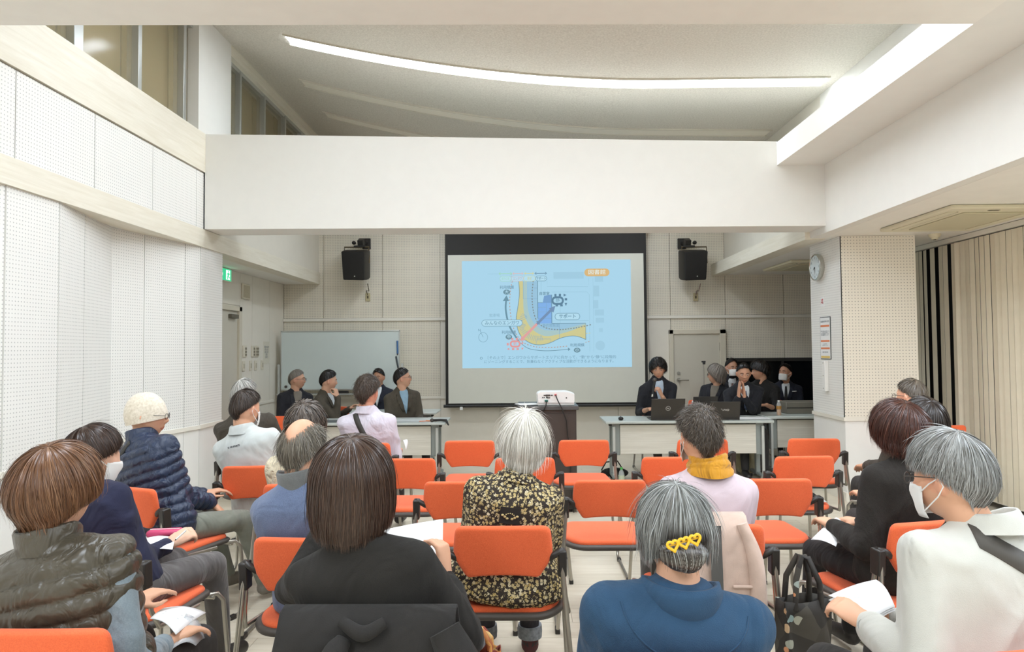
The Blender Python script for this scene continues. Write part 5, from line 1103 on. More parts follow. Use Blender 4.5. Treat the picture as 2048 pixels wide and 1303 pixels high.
EYEW = M('eye_white', (214, 206, 198), .3); EYED = M('eye_dark', (34, 26, 22), .2); MASKM = M('white_mask', (238, 236, 232), .8, var=.01)
TROUS = fabric('charcoal_trousers', (62, 60, 58), fold=.4); SHOE = M('dark_shoe_leather', (42, 38, 35), .45)
# ------------------------------------------------------------------ hair styles
def hs_(base, **k):
    d = dict(base); d.update(k)
    if 'cols' in k and 'wts' not in k: d.pop('wts', None)
    return d
SHORT = dict(phi=[44, 30, 14, -10, -48], h=[.018, .012, .005, .004, .005], ht=.015, cols=[(40, 33, 28), (58, 48, 40), (30, 25, 22)], nape=.38, loose=.007, len=.9)
BLACK = hs_(SHORT, cols=[(30, 26, 24), (42, 36, 32), (22, 20, 18)])
SILVER = hs_(SHORT, cols=[(190, 188, 180), (150, 148, 142), (110, 106, 100), (214, 212, 206)])
SALT = hs_(SHORT, cols=[(120, 112, 102), (160, 154, 144), (78, 70, 62), (90, 82, 72)])
H_BOB = dict(phi=[28, 6, -2, -2, -4], L=[0, .08, .108, .125, .132], h=[.016, .03, .040, .040, .038], ht=.018, puff=.010, flare=.014, tuck=.026, cols=[(62, 44, 35), (82, 60, 47), (46, 33, 27), (104, 80, 64)], wts=[4, 3, 3, 1], nape=.0, loose=.005, rag=.05, sway=.03, layer=.55, N=14, tau=12, fly=.01, flyd=.012)
H_F1 = dict(phi=[20, 2, -10, -26, -36], L=[0, .04, .022, .04, .05], h=[.014, .02, .026, .026, .02], ht=.02, puff=.014, flare=.0, tuck=.034, cols=[(108, 72, 48), (130, 92, 64), (86, 57, 40), (158, 118, 86)], wts=[4, 3, 3, 1.5], nape=.26, loose=.008, rag=.06, sway=.09, layer=.65, N=13, tau=14, fly=.015)
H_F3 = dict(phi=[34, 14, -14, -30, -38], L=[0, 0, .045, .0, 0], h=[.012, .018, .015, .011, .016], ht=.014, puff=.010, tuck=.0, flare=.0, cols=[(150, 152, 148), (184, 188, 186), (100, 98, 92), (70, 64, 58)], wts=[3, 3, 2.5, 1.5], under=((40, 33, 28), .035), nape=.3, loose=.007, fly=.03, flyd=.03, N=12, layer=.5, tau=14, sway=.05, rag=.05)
H_WHITE = dict(phi=[30, 8, -14, -24, -34], L=[0, .03, .05, .055, .045], h=[.016, .022, .024, .024, .022], ht=.018, puff=.010, tuck=.02, cols=[(232, 228, 216), (244, 241, 232), (208, 202, 188), (176, 170, 156)], wts=[4, 4, 2, .7], nape=.2, loose=.008, fly=.03, flyd=.035, N=12, tau=16, sway=.06, rag=.05)
H_CURLY = hs_(SHORT, cols=[(74, 64, 54), (100, 88, 76), (56, 48, 40), (146, 134, 120)], wts=[4, 2.5, 3, .8], h=[.022, .02, .014, .011, .009], ht=.028, curl=.0055, cfreq=8, loose=.012, fly=.06, flyd=.02, len=.7, N=12)
H_RED = dict(phi=[24, 8, -10, -22, -38], L=[0, .05, .06, .05, .04], h=[.02, .03, .034, .03, .028], ht=.02, puff=.014, tuck=.012, cols=[(72, 42, 34), (96, 54, 42), (48, 32, 28), (116, 72, 54)], wts=[4, 2.5, 4, 1], nape=.25, loose=.011, rag=.12, sway=.12, N=12, fly=.03)
H_GREYMAN = dict(phi=[36, 16, 9, -18, -52], L=[0, .0, .0, .006, .012], h=[.014, .014, .010, .006, .006], ht=.02, puff=.008, cols=[(150, 152, 150), (186, 188, 186), (112, 108, 102), (84, 78, 70)], wts=[4, 2.5, 2.5, 1.2], nape=.5, loose=.009, rag=.08, sway=.10, N=12, tau=18)
H_MASKW = dict(phi=[30, 12, -8, -20, -36], L=[0, .0, .0, .0, 0], h=[.016, .016, .016, .02, .022], ht=.016, puff=.006, cols=[(58, 42, 34), (74, 54, 43), (42, 31, 26)], nape=.25, loose=.004, sway=.03, N=12, tau=30)
H_BALD = dict(phi=[40, 24, 6, -18, -46], L=[0, 0, .012, .016, .02], h=[.010, .012, .012, .010, .008], ht=.004, u0=[.93, .72, .44, .46, .50], cols=[(104, 96, 84), (130, 122, 108), (84, 76, 66), (152, 146, 132)], nape=.3, loose=.007, rag=.06, sway=.16, fly=.05, flyd=.02, N=11, tau=18)
H_LONG = dict(phi=[34, 16, -4, -14, -20], L=[0, .04, .075, .08, .07], h=[.02, .026, .026, .026, .026], ht=.024, puff=.01, tuck=.022, cols=[(140, 132, 122), (110, 100, 90), (168, 160, 150), (80, 72, 64)], nape=.15, loose=.008, rag=.08, N=11)
H_MIC = hs_(BLACK, phi=[30, 14, -6, -26, -42], L=[.0, .01, .02, .02, .02], h=[.022, .022, .02, .018, .016], ht=.024, puff=.006, curl=.004, loose=.012, sway=.14, rag=.12)
H_YOUNG = hs_(BLACK, phi=[22, 14, -2, -24, -40], h=[.03, .026, .018, .014, .014], ht=.028, puff=.008, sway=.12, loose=.01)
H_CREAMW = dict(phi=[30, 8, -14, -26, -40], L=[0, .02, .03, .02, .02], h=[.018, .022, .026, .026, .022], ht=.02, puff=.012, cols=[(80, 70, 62), (112, 100, 90), (58, 50, 44)], nape=.25, loose=.012, curl=.003, rag=.1)
H_T2 = hs_(H_MASKW, phi=[24, 4, -20, -28, -38], L=[0, .03, .03, .02, .02], h=[.016, .024, .03, .03, .026], cols=[(46, 38, 34), (60, 50, 44), (36, 30, 28)])
# ------------------------------------------------------------------ cloth
F_BLACKKNIT = fabric('black_fine_knit', (42, 40, 37), fold=.55, fscale=6, var=.08, grain=.4)
F_FLEECE = fabric('blue_fleece', (46, 76, 104), fold=.6, fscale=6, sheen=.5, grain=.6)
F_BLUEGREY = fabric('blue_wool_back', (104, 118, 146), fold=.5, heather=.5, c2=(86, 98, 126), grain=1.0)
F_GREYFL = fabric('grey_fleece_trim', (108, 110, 108), fold=.4, grain=1.0)
F_WHITEJ = fabric('white_jacket_cloth', (204, 203, 194), fold=.7, fscale=5, var=.03)
F_WHITEJ2 = fabric('white_blouson', (206, 211, 208), fold=.7, fscale=5, var=.03)
F_NAVY = fabric('navy_jacket_cloth', (42, 44, 66), fold=.6)
F_PUFF = fabric('navy_down_shell', (40, 52, 76), rough=.42, fold=.4, fscale=18, spec=.5, sheen=.1, grain=0)
F_VEST = fabric('olive_down_shell', (78, 72, 60), rough=.34, fold=.4, fscale=16, spec=.55, sheen=.1, grain=0)
F_CHAM = fabric('grey_blue_chambray', (132, 146, 154), fold=.8, fscale=8, heather=.4, c2=(150, 164, 172), var=.12)
F_PINK = fabric('pale_pink_sweatshirt', (208, 190, 196), fold=.5, fscale=6, var=.03)
F_PSHIRT = fabric('pale_lilac_shirt', (212, 205, 216), fold=.9, fscale=7, var=.03)
F_CARD = fabric('black_cardigan', (44, 40, 36), fold=.6, grain=1.0)
F_DARKJ = fabric('dark_jacket', (72, 66, 58), fold=.6); F_DARKSUIT = fabric('dark_suit', (40, 40, 44), fold=.5); F_NAVYSUIT = fabric('navy_suit', (38, 40, 50), fold=.5); F_BRSUIT = fabric('brown_grey_tweed', (72, 66, 56), fold=.5, heather=.4, c2=(88, 80, 68)); F_BLKSH = fabric('black_shirt_cloth', (36, 34, 32), fold=.7)
F_CREAM = fabric('cream_blouse', (224, 212, 184), fold=1.0, fscale=22, heather=.5, c2=(200, 184, 150))
F_GREYTR = fabric('grey_green_trousers', (126, 128, 116), fold=.9, fscale=6); F_DKTR = fabric('dark_jeans', (56, 54, 58), fold=.6); F_GRTR = fabric('mid_grey_trousers', (92, 88, 86), fold=.6)
F_WSH = fabric('white_shirt', (222, 226, 228), fold=.5, var=.02); F_LBSH = fabric('light_blue_shirt', (140, 168, 186), fold=.6); F_GRSH = fabric('grey_shirt', (128, 120, 108), fold=.5); F_LTEE = fabric('pale_blue_tee', (186, 200, 214), fold=.5)
F_MUST = fabric('mustard_scarf', (212, 150, 44), fold=.8, fscale=14); F_TIE = M('striped_blue_tie', (92, 104, 128), .5, var=.4, vscale=40); F_DTIE = M('dark_tie', (34, 33, 36), .5); F_RTIE = M('patterned_tie', (150, 120, 116), .5, var=.3, vscale=60)
F_LAV = fabric('lavender_cloth', (186, 186, 200), fold=.5)
t = NT('floral_cotton'); t.b.inputs['Roughness'].default_value = .8
vo = t.n('ShaderNodeTexVoronoi', _Scale=70, _Randomness=.85); t.l(t.coord(), vo.inputs['Vector']); vs = t.n('ShaderNodeTexVoronoi', _Scale=230); t.l(t.coord(), vs.inputs['Vector'])
pet = t.math('ADD', vo.outputs['Distance'], t.math('MULTIPLY', vs.outputs['Distance'], .55))
fl1 = t.math('LESS_THAN', pet, .74); sepc = t.n('ShaderNodeSeparateColor'); t.l(vo.outputs['Color'], sepc.inputs[0]); fcol = t.ramp(sepc.outputs[0], [(.0, lin((206, 190, 146))), (.55, lin((190, 166, 104))), (1.0, lin((222, 212, 180)))])
cen = t.math('LESS_THAN', vo.outputs['Distance'], .14); fcol = t.mix(cen, fcol, lin((150, 116, 52))); t.base(t.mix(fl1, lin((44, 34, 26)), fcol)); t.bump(t.noise(7, 3, t.mapped((1, 1, .6)), .45, .9), .5, .035); F_FLOR = t.m
TR_BLK = fabric('black_trousers', (44, 42, 42), fold=.5)
STRAPB = M('black_webbing', (58, 56, 52), .7); STRAPG = M('grey_webbing', (78, 74, 68), .7)
W3 = lambda px, py, Y: at(px, py, Y)
ch = lambda i: CHAIRS[i][:3]
# ------------------------------------------------------------------ audience, nearest row
f2 = person('woman with dark brown bob and black turtleneck holding up a white sheet', (705, 877, 1.96), 0, ch(17), sw=.195, top=F_BLACKKNIT, hair=H_BOB, hyaw=4, hs=1.02, nh=9500, wh=.0010, coll='turtle', vox=.006, seed=11,
     wrists=[(-.66, 2.32, .93), tuple(W3(893, 1158, 2.2))], hands=[dict(d=(.1, .4, .3), n=(1, 0, 0), curl=.7), dict(d=(-.12, .15, .8), n=(-.75, .35, 0), curl=1.05, s=.98)], neck=(.02, -.045, -.20), pole=.3, legs=TR_BLK)
f1 = person('woman with short brown hair in olive quilted vest and grey-blue sleeves', (116, 893, 1.95), -4, ch(16), sw=.215, mode='vest', top=F_VEST, shirt=F_CHAM, hair=H_F1, hyaw=-16, hs=1.0, nh=9500, wh=.0010, coll='stand', collmat=F_VEST, seed=12, period=.062,
     wrists=[None, tuple(W3(322, 1292, 2.12))], hands=[None, dict(d=(.35, .55, .12), n=(.1, -.1, -1), curl=.55)], face=False, neck=(.0, -.03, -.20), arm=1.12, bw=1.04)
f3 = person('woman with grey hair pinned in a bun by yellow heart clip, blue fleece', (1347, 970, 1.80), 0, ch(18), sw=.215, top=F_FLEECE, hair=H_F3, hyaw=5, hp=14, nh=9500, wh=.0010, coll='big', seed=13, neck=(0, -.07, -.185), bw=1.06, arm=1.1, hs=.97, hr=4)
f4 = person('man with thick grey hair, mask and white jacket crossed by dark strap', (1899, 865, 1.90), 16, ch(19), sw=.225, top=F_WHITEJ, hair=H_GREYMAN, hyaw=32, hp=6, nh=9500, wh=.0010, coll='fold', cl=(1.2, .024), seed=14, mask=True, glasses=CGRY, neck=(.06, -.05, -.195), arm=1.12, bw=1.06, hs=.97,
     wrists=[tuple(W3(1748, 1258, 1.98)), None], hands=[dict(d=(-.35, .5, .25), n=(.3, .1, -.8), curl=.75), None], strap=(-.125, .22, .70, .055, STRAPG), wf=7, wr=.008)
# ------------------------------------------------------------------ second row
r1 = person('young woman in navy jacket and white mask writing on her lap', (186, 849, 2.86), -16, ch(11), sw=.18, top=F_NAVY, hair=H_MASKW, hyaw=-52, hp=10, nh=6000, wh=.0012, coll='fold', mask=True, seed=21, legs=F_GRTR, vox=.0065,
     wrists=[tuple(W3(262, 1112, 3.0)), tuple(W3(331, 1092, 3.02))], hands=[dict(curl=.4), dict(d=(.4, .4, .25), n=(-.4, .1, -.7), curl=.9)], skin=(232, 186, 158), wr=.007)
r2 = person('balding man with grey-brown hair in blue fleece with grey collar', (604, 830, 2.76), -3, ch(12), sw=.2, top=F_BLUEGREY, hair=H_BALD, hyaw=-12, hp=4, nh=8500, wh=.0009, coll='stand', collmat=F_GREYFL, seed=22, legs=F_DKTR, neck=(0, -.03, -.195), bw=1.04)
r3 = person('white haired woman in black and cream floral blouse', (1046, 823, 2.94), 0, ch(13), sw=.19, top=F_FLOR, hair=H_WHITE, hyaw=6, hr=3, nh=8000, wh=.0010, coll='crew', seed=23, legs=F_DKTR, neck=(-.03, -.035, -.20), bw=1.06, arm=1.12, wf=11, skin=(226, 176, 146), belly=1.08, hem=1.32)
r4 = person('person with curly dark grey hair, mustard scarf and pale pink sweatshirt', (1397, 818, 2.96), 4, ch(14), sw=.2, top=F_PINK, hair=H_CURLY, hyaw=14, nh=9500, wh=.0009, coll='scarf', collmat=F_MUST, mask=True, seed=24, legs=F_GRTR, neck=(.03, -.03, -.20), arm=1.1, skin=(226, 170, 136), hs=.97)
r5 = person('woman with reddish black bob and glasses in black cardigan', (1797, 806, 2.98), 10, ch(15), sw=.19, top=F_CARD, hair=H_RED, hyaw=24, hp=4, hs=.93, nh=8000, wh=.0010, glasses=CBLK, seed=25, legs=TR_BLK, neck=(.03, -.03, -.195), arm=1.1,
     wrists=[tuple(W3(1668, 1052, 3.15)), None], hands=[dict(curl=.5), None])
# ------------------------------------------------------------------ third row
q1 = person('old man in cream knit cap, glasses and navy quilted puffer jacket', (296, 786, 3.83), -28, ch(20), sw=.215, mode='puffer', top=F_PUFF, hyaw=-74, hp=2, coll='stand', mask=False, glasses=CBLK, seed=31, legs=F_GREYTR, shoes=M('grey_walking_shoe', (120, 114, 104), .6), vox=.0065, period=.05, arm=1.18, bw=1.08,
      wrists=[None, tuple(W3(420, 1004, 4.0))], hands=[None, dict(d=(.45, .35, -.55), n=(.2, .3, -.9), curl=.25)], strap=(.02, -.16, .72, .03, STRAPB), knees=.16, feet=.16)
q2 = person('woman in cream textured blouse mostly hidden behind balding man', (612, 806, 3.84), 0, ch(22), sw=.18, top=F_CREAM, hair=H_CREAMW, nh=1800, wh=.0022, seed=32, neck=(-.02, -.03, -.19), bw=1.06, arm=1.15, vox=.009)
q3 = person('man with short dark hair in white jacket with small print on back', (491, 777, 4.36), -8, ch(21), sw=.205, top=F_WHITEJ2, hair=hs_(SHORT, cols=[(58, 46, 38), (76, 62, 52), (44, 35, 30)], ht=.012), hyaw=-26, hp=4, nh=4500, wh=.0013, coll='fold', mask=True, seed=33, neck=(-.0, -.03, -.19), bw=1.05, arm=1.1)
q4 = person('silver haired man in dark jacket just behind the white jacket', (489, 757, 5.12), -6, ch(24), sw=.225, top=F_DARKJ, hair=SILVER, hyaw=-22, nh=1500, wh=.0025, seed=34, vox=.009, bw=1.06, arm=1.1, neck=(0, -.03, -.19))
pk = person('man with curly thinning brown hair, pale lilac shirt and slanting bag strap', (735, 752, 5.38), -4, ch(23), sw=.215, top=F_PSHIRT, hair=hs_(H_CURLY, cols=[(72, 58, 48), (92, 76, 62), (54, 43, 36)], ht=.022), hyaw=-16, nh=4500, wh=.0013, coll='fold', seed=35, strap=(-.07, .13, .2, .042, STRAPB), wrists=[None, tuple(W3(796, 902, 5.62))], wr=.008, wf=11, bw=1.04, skin=(222, 158, 130), hs=1.04)
t1 = person('man with cropped greying hair in dark jacket near the blinds', (1822, 755, 4.62), 8, ch(25), sw=.205, top=F_DARKJ, hair=hs_(SALT, h=[.006, .006, .004, .004, .004], ht=.006, cols=[(98, 88, 76), (124, 114, 100), (76, 66, 56)]), hyaw=28, nh=1800, wh=.0022, glasses=CBLK, seed=41, neck=(.06, -.03, -.19), vox=.008)
t2 = person('dark haired woman squeezed between black cardigan and cropped hair man', (1847, 795, 3.62), 8, pelvis=(2.08, 3.6), sw=.17, top=F_DARKJ, hair=H_T2, hyaw=6, nh=1800, wh=.0022, seed=42, vox=.009, coll='crew')
ex5 = person('person in lavender top, only a shoulder showing behind the white jacket', (2120, 840, 2.45), 10, pelvis=(1.98, 2.42), sw=.2, top=F_LAV, hair=BLACK, nh=400, wh=.004, seed=43, vox=.01)
# ------------------------------------------------------------------ panel behind the tables
m1 = person('panelist with short grey hair and glasses, dark jacket over grey shirt', (594, 738, 8.42), -142, pelvis=(-2.86, 8.46), hyaw=-86, sw=.21, top=F_DARKSUIT, shirt=F_GRSH, hair=hs_(SILVER, cols=[(130, 122, 112), (156, 150, 140), (104, 96, 86)], h=[.008] * 5, ht=.01), glasses=CBLK, face=True, nh=900, wh=.0028, seed=51, neck=(0, -.03, -.19), skin=(204, 158, 130))
m2 = person('panelist with black hair resting chin on his hand, dark suit', (657, 740, 8.22), -98, pelvis=(-2.36, 8.28), hyaw=-66, hp=4, sw=.215, top=F_BRSUIT, hair=hs_(BLACK, ht=.022), face=True, nh=1000, wh=.0028, seed=52, neck=(0, -.05, -.19), shirt=F_WSH, skin=(206, 160, 132),
     wrists=[(-2.12, 8.36, .78), tuple(W3(676, 795, 8.12))], hands=[None, dict(d=(-.25, .05, .75), n=(-.8, .3, .2), curl=1.1)])
m3 = person('panelist in navy suit facing us before the whiteboard, half hidden', (757, 736, 9.38), 178, pelvis=(-1.98, 9.42), hyaw=172, sw=.2, top=F_NAVYSUIT, shirt=F_WSH, hair=BLACK, face=True, nh=700, wh=.003, seed=53, skin=(182, 134, 106))
m4 = person('panelist with glasses and light blue shirt looking at the screen', (805, 735, 8.2), -150, pelvis=(-1.44, 8.28), hyaw=-82, hp=-6, sw=.215, top=F_BRSUIT, shirt=F_LBSH, hair=hs_(BLACK, ht=.016, h=[.008, .01, .006, .008, .01]), glasses=CBLK, face=True, nh=1000, wh=.0028, seed=54, neck=(0, -.03, -.19), skin=(204, 156, 128))
mc = person('long haired man in dark cardigan speaking into a hand microphone', (1316, 716, 8.2), 180, pelvis=(1.66, 8.36), hyaw=170, hp=12, hr=4, sw=.215, top=F_DARKSUIT, shirt=F_LTEE, hair=H_MIC, face=True, nh=1600, wh=.0028, seed=55, vox=.006, skin=(206, 156, 126),
     wrists=[tuple(W3(1325, 793, 8.0)), (1.45, 8.0, .78)], hands=[dict(d=(-.3, -.1, .6), n=(-.6, .45, -.1), curl=1.25), None], slen=.55)
m5 = person('man with long grey hair and dark suit seen in profile', (1432, 729, 8.78), 140, pelvis=(2.46, 8.9), hyaw=78, sw=.205, top=F_DARKSUIT, shirt=F_GRSH, hair=H_LONG, face=True, nh=1200, wh=.003, seed=56, skin=(202, 156, 128), glasses=CBLK)
m6 = person('masked man with dark hair and patterned tie before the door', (1463, 716, 9.36), 184, pelvis=(2.82, 9.62), hyaw=190, hp=2, sw=.205, top=F_DARKSUIT, shirt=F_WSH, tie=F_RTIE, hair=hs_(BLACK, phi=[52, 42, 14, -10, -48]), mask=True, face=True, nh=700, wh=.003, seed=57, skin=(190, 142, 114))
m7 = person('suited man pressing his palms together before his mouth', (1487, 725, 8.15), 176, pelvis=(2.68, 8.34), hyaw=170, hp=12, sw=.225, top=F_DARKSUIT, shirt=F_WSH, tie=F_TIE, hair=hs_(BLACK, phi=[46, 38, 14, -10, -48], ht=.014), face=True, nh=1000, wh=.0028, seed=58, vox=.006, skin=(204, 152, 122),
     wrists=[tuple(W3(1489, 793, 7.93)), tuple(W3(1477, 793, 7.93))], hands=[dict(d=(-.10, .02, 1), n=(-1, 0, 0), curl=.04), dict(d=(.10, .02, 1), n=(1, 0, 0), curl=.04)], slen=.93)
m8 = person('young man with black hair and black shirt, face turned to the side', (1520, 722, 8.78), 140, pelvis=(3.12, 8.86), hyaw=76, hp=2, sw=.205, top=F_BLKSH, hair=H_YOUNG, face=True, nh=1000, wh=.003, seed=59, skin=(206, 156, 126), wrists=[(2.98, 8.4, .79), (2.86, 8.42, .78)], hands=[dict(d=(-1, -.1, 0), curl=.3), dict(d=(-.6, -.5, 0), curl=.3)], slen=.3)
m9 = person('masked man in dark suit with white badge before the dark window', (1570, 727, 9.42), 168, pelvis=(3.62, 9.55), hyaw=128, hp=-8, sw=.215, top=F_NAVYSUIT, shirt=F_WSH, tie=F_DTIE, hair=hs_(BLACK, phi=[50, 40, 14, -10, -48]), mask=True, face=True, nh=700, wh=.003, seed=60, skin=(192, 142, 114))
# ------------------------------------------------------------------ belongings worn: cap, bun, clip, prints
b = q1; KN = M('cream_knit_wool', (226, 214, 194), .9, grain=0)
t = NT('cream_knit'); t.b.inputs['Roughness'].default_value = .9; t.base(t.ramp(t.noise(90, 3), [(.3, lin((206, 194, 172))), (.7, lin((232, 222, 204)))])); t.b.inputs['Sheen Weight'].default_value = .3; KN = t.m
m = MB(); rings = []
for i, ph in enumerate(np.linspace(-8, 88, 30)):
    ring = []
    for j in range(64):
        th = j * 2 * PI / 64; f = math.radians(ph); k = 1.0 + .13 + .05 * math.sin(math.radians(max(0, ph)) * 2); rib = 1 + .014 * abs(math.sin(math.radians(ph) * 17)) + .010 * abs(math.sin(16 * th + (i % 2) * 1.57))
        p = np.array([math.cos(f) * math.sin(th) * .077, math.cos(f) * math.cos(th) * .097, math.sin(f) * .125]) * k * rib; p = rx(.22) @ p + np.array([0, -.006, -.008]); ring.append(xf([p * b['hs']], b['Rh'], b['C'])[0] - b['base'])
    rings.append(ring)
m.loft(rings); m.build('knit_cap', KN, b['root'], smooth=80)
b = f3; hp2 = lambda p, b=b: xf([np.array(p) * b['hs']], b['Rh'], b['C'])[0] - b['base']
bun = dict(phi=[0, 0, 0, 0, 0], h=[.0] * 5, ht=.0, cols=[(72, 66, 60), (104, 100, 94), (140, 142, 138), (50, 44, 38)], wts=[3, 3, 1.5, 2], loose=.004, nape=0, layer=.3, sway=.25, tau=-40)
m = MB(); 
V, Q, Cc = [], [], []; n0 = 0; rr = np.random.default_rng(5)
g = MB(); g.ball((0, 0, 0), (.054, .036, .040), None, 20, 13); Vb = g.verts(); V.append(Vb); Q += g.f; n0 = len(Vb); Cc.append(np.tile(np.array(lin((60, 54, 48))[:3]), (n0, 1))); tri = []
for i in range(1600):
    x0 = rr.uniform(-.05, .05); a0 = rr.uniform(-.6, .4); ln = rr.uniform(1.2, 2.6); q = np.linspace(0, 1, 9); an = a0 + ln * q; k = np.sqrt(max(0.02, 1 - (x0 / .054) ** 2)) * (1 + rr.uniform(0, .12)); xs = x0 + .012 * np.sin(q * 2 + x0 * 40)
    P_ = np.stack([xs, -.036 * np.cos(an - .9) * k, -.038 * np.sin(an - .9) * k], 1); w_ = .0013; A_ = P_ - [w_, 0, 0]; B_ = P_ + [w_, 0, 0]; idx = n0 + np.arange(9) * 2; V.append(np.stack([A_, B_], 1).reshape(-1, 3)); Q += [(idx[j], idx[j] + 1, idx[j] + 3, idx[j] + 2) for j in range(8)]; n0 += 18
    c = np.array(lin([(72, 66, 60), (112, 108, 102), (150, 152, 148), (46, 40, 35)][rr.choice(4, p=[.35, .3, .15, .2])])[:3]) * rr.uniform(.8, 1.2); Cc.append(np.tile(c, (18, 1)))
Vb = np.concatenate(V); me = bpy.data.meshes.new('hair_bun'); me.from_pydata([tuple(hp2(p + np.array([-.012, -.108, -.050]))) for p in Vb], [], [tuple(int(i) for i in q) for q in Q]); set_tint(me, np.concatenate(Cc)); link('hair_bun', me, HAIRM, b['root'])
CLIP = M('yellow_glitter_clip', (240, 190, 40), .35, var=.08, vscale=300)
cr = MB(); cr.box((0, 0, 0), (.10, .006, .012)); bar = None
RC_ = b['Rh'] @ ry(-.30)
bar = MB().box((0, .004, 0), (.085, .003, .004), RC_).build('hair_clip', CLIP, b['root'], tuple(hp2((-.022, -.150, -.018))))
for i in (-1, 0, 1):
    def heart(s): return [(s * .0009 * 16 * math.sin(u) ** 3, s * .0009 * (13 * math.cos(u) - 5 * math.cos(2 * u) - 2 * math.cos(3 * u) - math.cos(4 * u))) for u in np.linspace(0, 2 * PI, 33)[:-1]]
    h = MB(); path = [np.array([p[0] * .92 + i * .0285, -.004 , p[1] * .92]) for p in heart(1.0)]; path.append(path[0]); h.tube(path, .0036, 8, cap=False); h.v = [xf(h.verts(), RC_)]; h.build('heart', CLIP, bar, smooth=80)
info = f3; pts = []
for u in np.linspace(-1, 1, 41):
    lat, s_f = .155 * u, .80 + (.16 * abs(u) ** 2.4) - .10 * (1 - u * u) ** .5 * .9
    o = info['P'] + info['ax'] * (info['TL'] * s_f) + info['tr'] * lat - info['tf'] * .5; h = info['bvh'].ray_cast(Vector(o - info['base']), Vector(info['tf']), 1.0)
    if h[0] is not None: pts.append(np.array(h[0]) - info['tf'] * .0)
m = MB(); m.tube(pts, .0026, 6); m.build('yoke_seam', F_FLEECE, info['root'], smooth=80)
def back_print(info, tx, s, lat, size, mat):
    v, fc = text_mesh(tx, size, bold=.0006); out = []
    for p in v:
        o = info['P'] + info['ax'] * (info['TL'] * s + p[1]) + info['tr'] * (lat + p[0]) - info['tf'] * .5; h = info['bvh'].ray_cast(Vector(o - info['base']), Vector(info['tf']), 1.0); out.append(np.array(h[0]) - info['tf'] * .004 if h[0] is not None else o - info['base'] + info['tf'] * .4)
    MB().add(np.array(out), fc).build('back_print', mat, info['root'])
back_print(q3, 'Q 100 SPORTS', .87, -.02, .013, M('dark_print', (70, 74, 78), .7))
vv = []; info = r3
for u, w_ in ((-.042, -.034), (.042, -.034), (.042, .034), (-.042, .034)):
    o = info['P'] + info['ax'] * (info['TL'] * .72 + w_) + info['tr'] * (-.01 + u) - info['tf'] * .5; h = info['bvh'].ray_cast(Vector(o - info['base']), Vector(info['tf']), 1.0); vv.append(np.array(h[0]) - info['tf'] * .006)
pt = MB().add(np.array(vv), [(0, 1, 2, 3)]).build('back_patch', M('black_patch', (38, 34, 30), .8), info['root']); s = pt.modifiers.new('t', 'SOLIDIFY'); s.thickness = .003
c0 = np.mean(vv, 0); e1 = nrm(vv[1] - vv[0]); e2 = nrm(vv[3] - vv[0]); m = MB()
for k in range(7): a = PI * (.12 + .76 * k / 6); p = c0 + e1 * .022 * math.cos(a) + e2 * (.020 * math.sin(a) - .008) - info['tf'] * .006; m.ball(p, .0028, None, 8, 5)
for sx in (-1, 1):
    for k in range(3): m.ball(c0 + e1 * sx * (.010 + .010 * k) + e2 * (-.010 + .006 * k) - info['tf'] * .006, (.006, .003, .0045), None, 8, 5)
m.build('embroidery', M('gold_thread', (206, 186, 130), .5), pt)
for info in (r3,):
    for an, s_ in info['feet']:
        m = MB(); c = an - info['base']; m.lathe([(.052, 0), (.058, .0), (.06, .03), (.058, .06), (.05, .06)], c + (0, 0, -.02), 20); m.build('turn_up', M('pale_turn_up', (130, 134, 138), .8, var=.3, vscale=60), info['root'], smooth=60)
        MB().capsule(c + (0, 0, .01), c + (0, 0, -.06), .04, .042).build('sock', M('maroon_sock', (86, 50, 50), .9), info['root'], smooth=60)
m = MB(); W0 = f4['W'][0]; dv = nrm(W0 - f4['EL'][0]); m.tube([W0 - dv * .01, W0 + dv * .014], [.0335, .0325], 18); wt_ = m; wt_.v = [wt_.verts() - f4['base']]; wo = wt_.build('wristwatch', M('dark_watch_band', (48, 46, 46), .35), f4['root'], smooth=60)
MB().cyl(W0 + np.array([-.03, -.012, .014]) - f4['base'], W0 + np.array([-.039, -.016, .018]) - f4['base'], .017).build('watch_face', M('watch_face_grey', (170, 174, 172), .2, .5), wo, smooth=40)
bdg = m9['chest']([(.80, .03, -.11), (.825, .03, -.11)], .010, 'name_badge', WCAP)
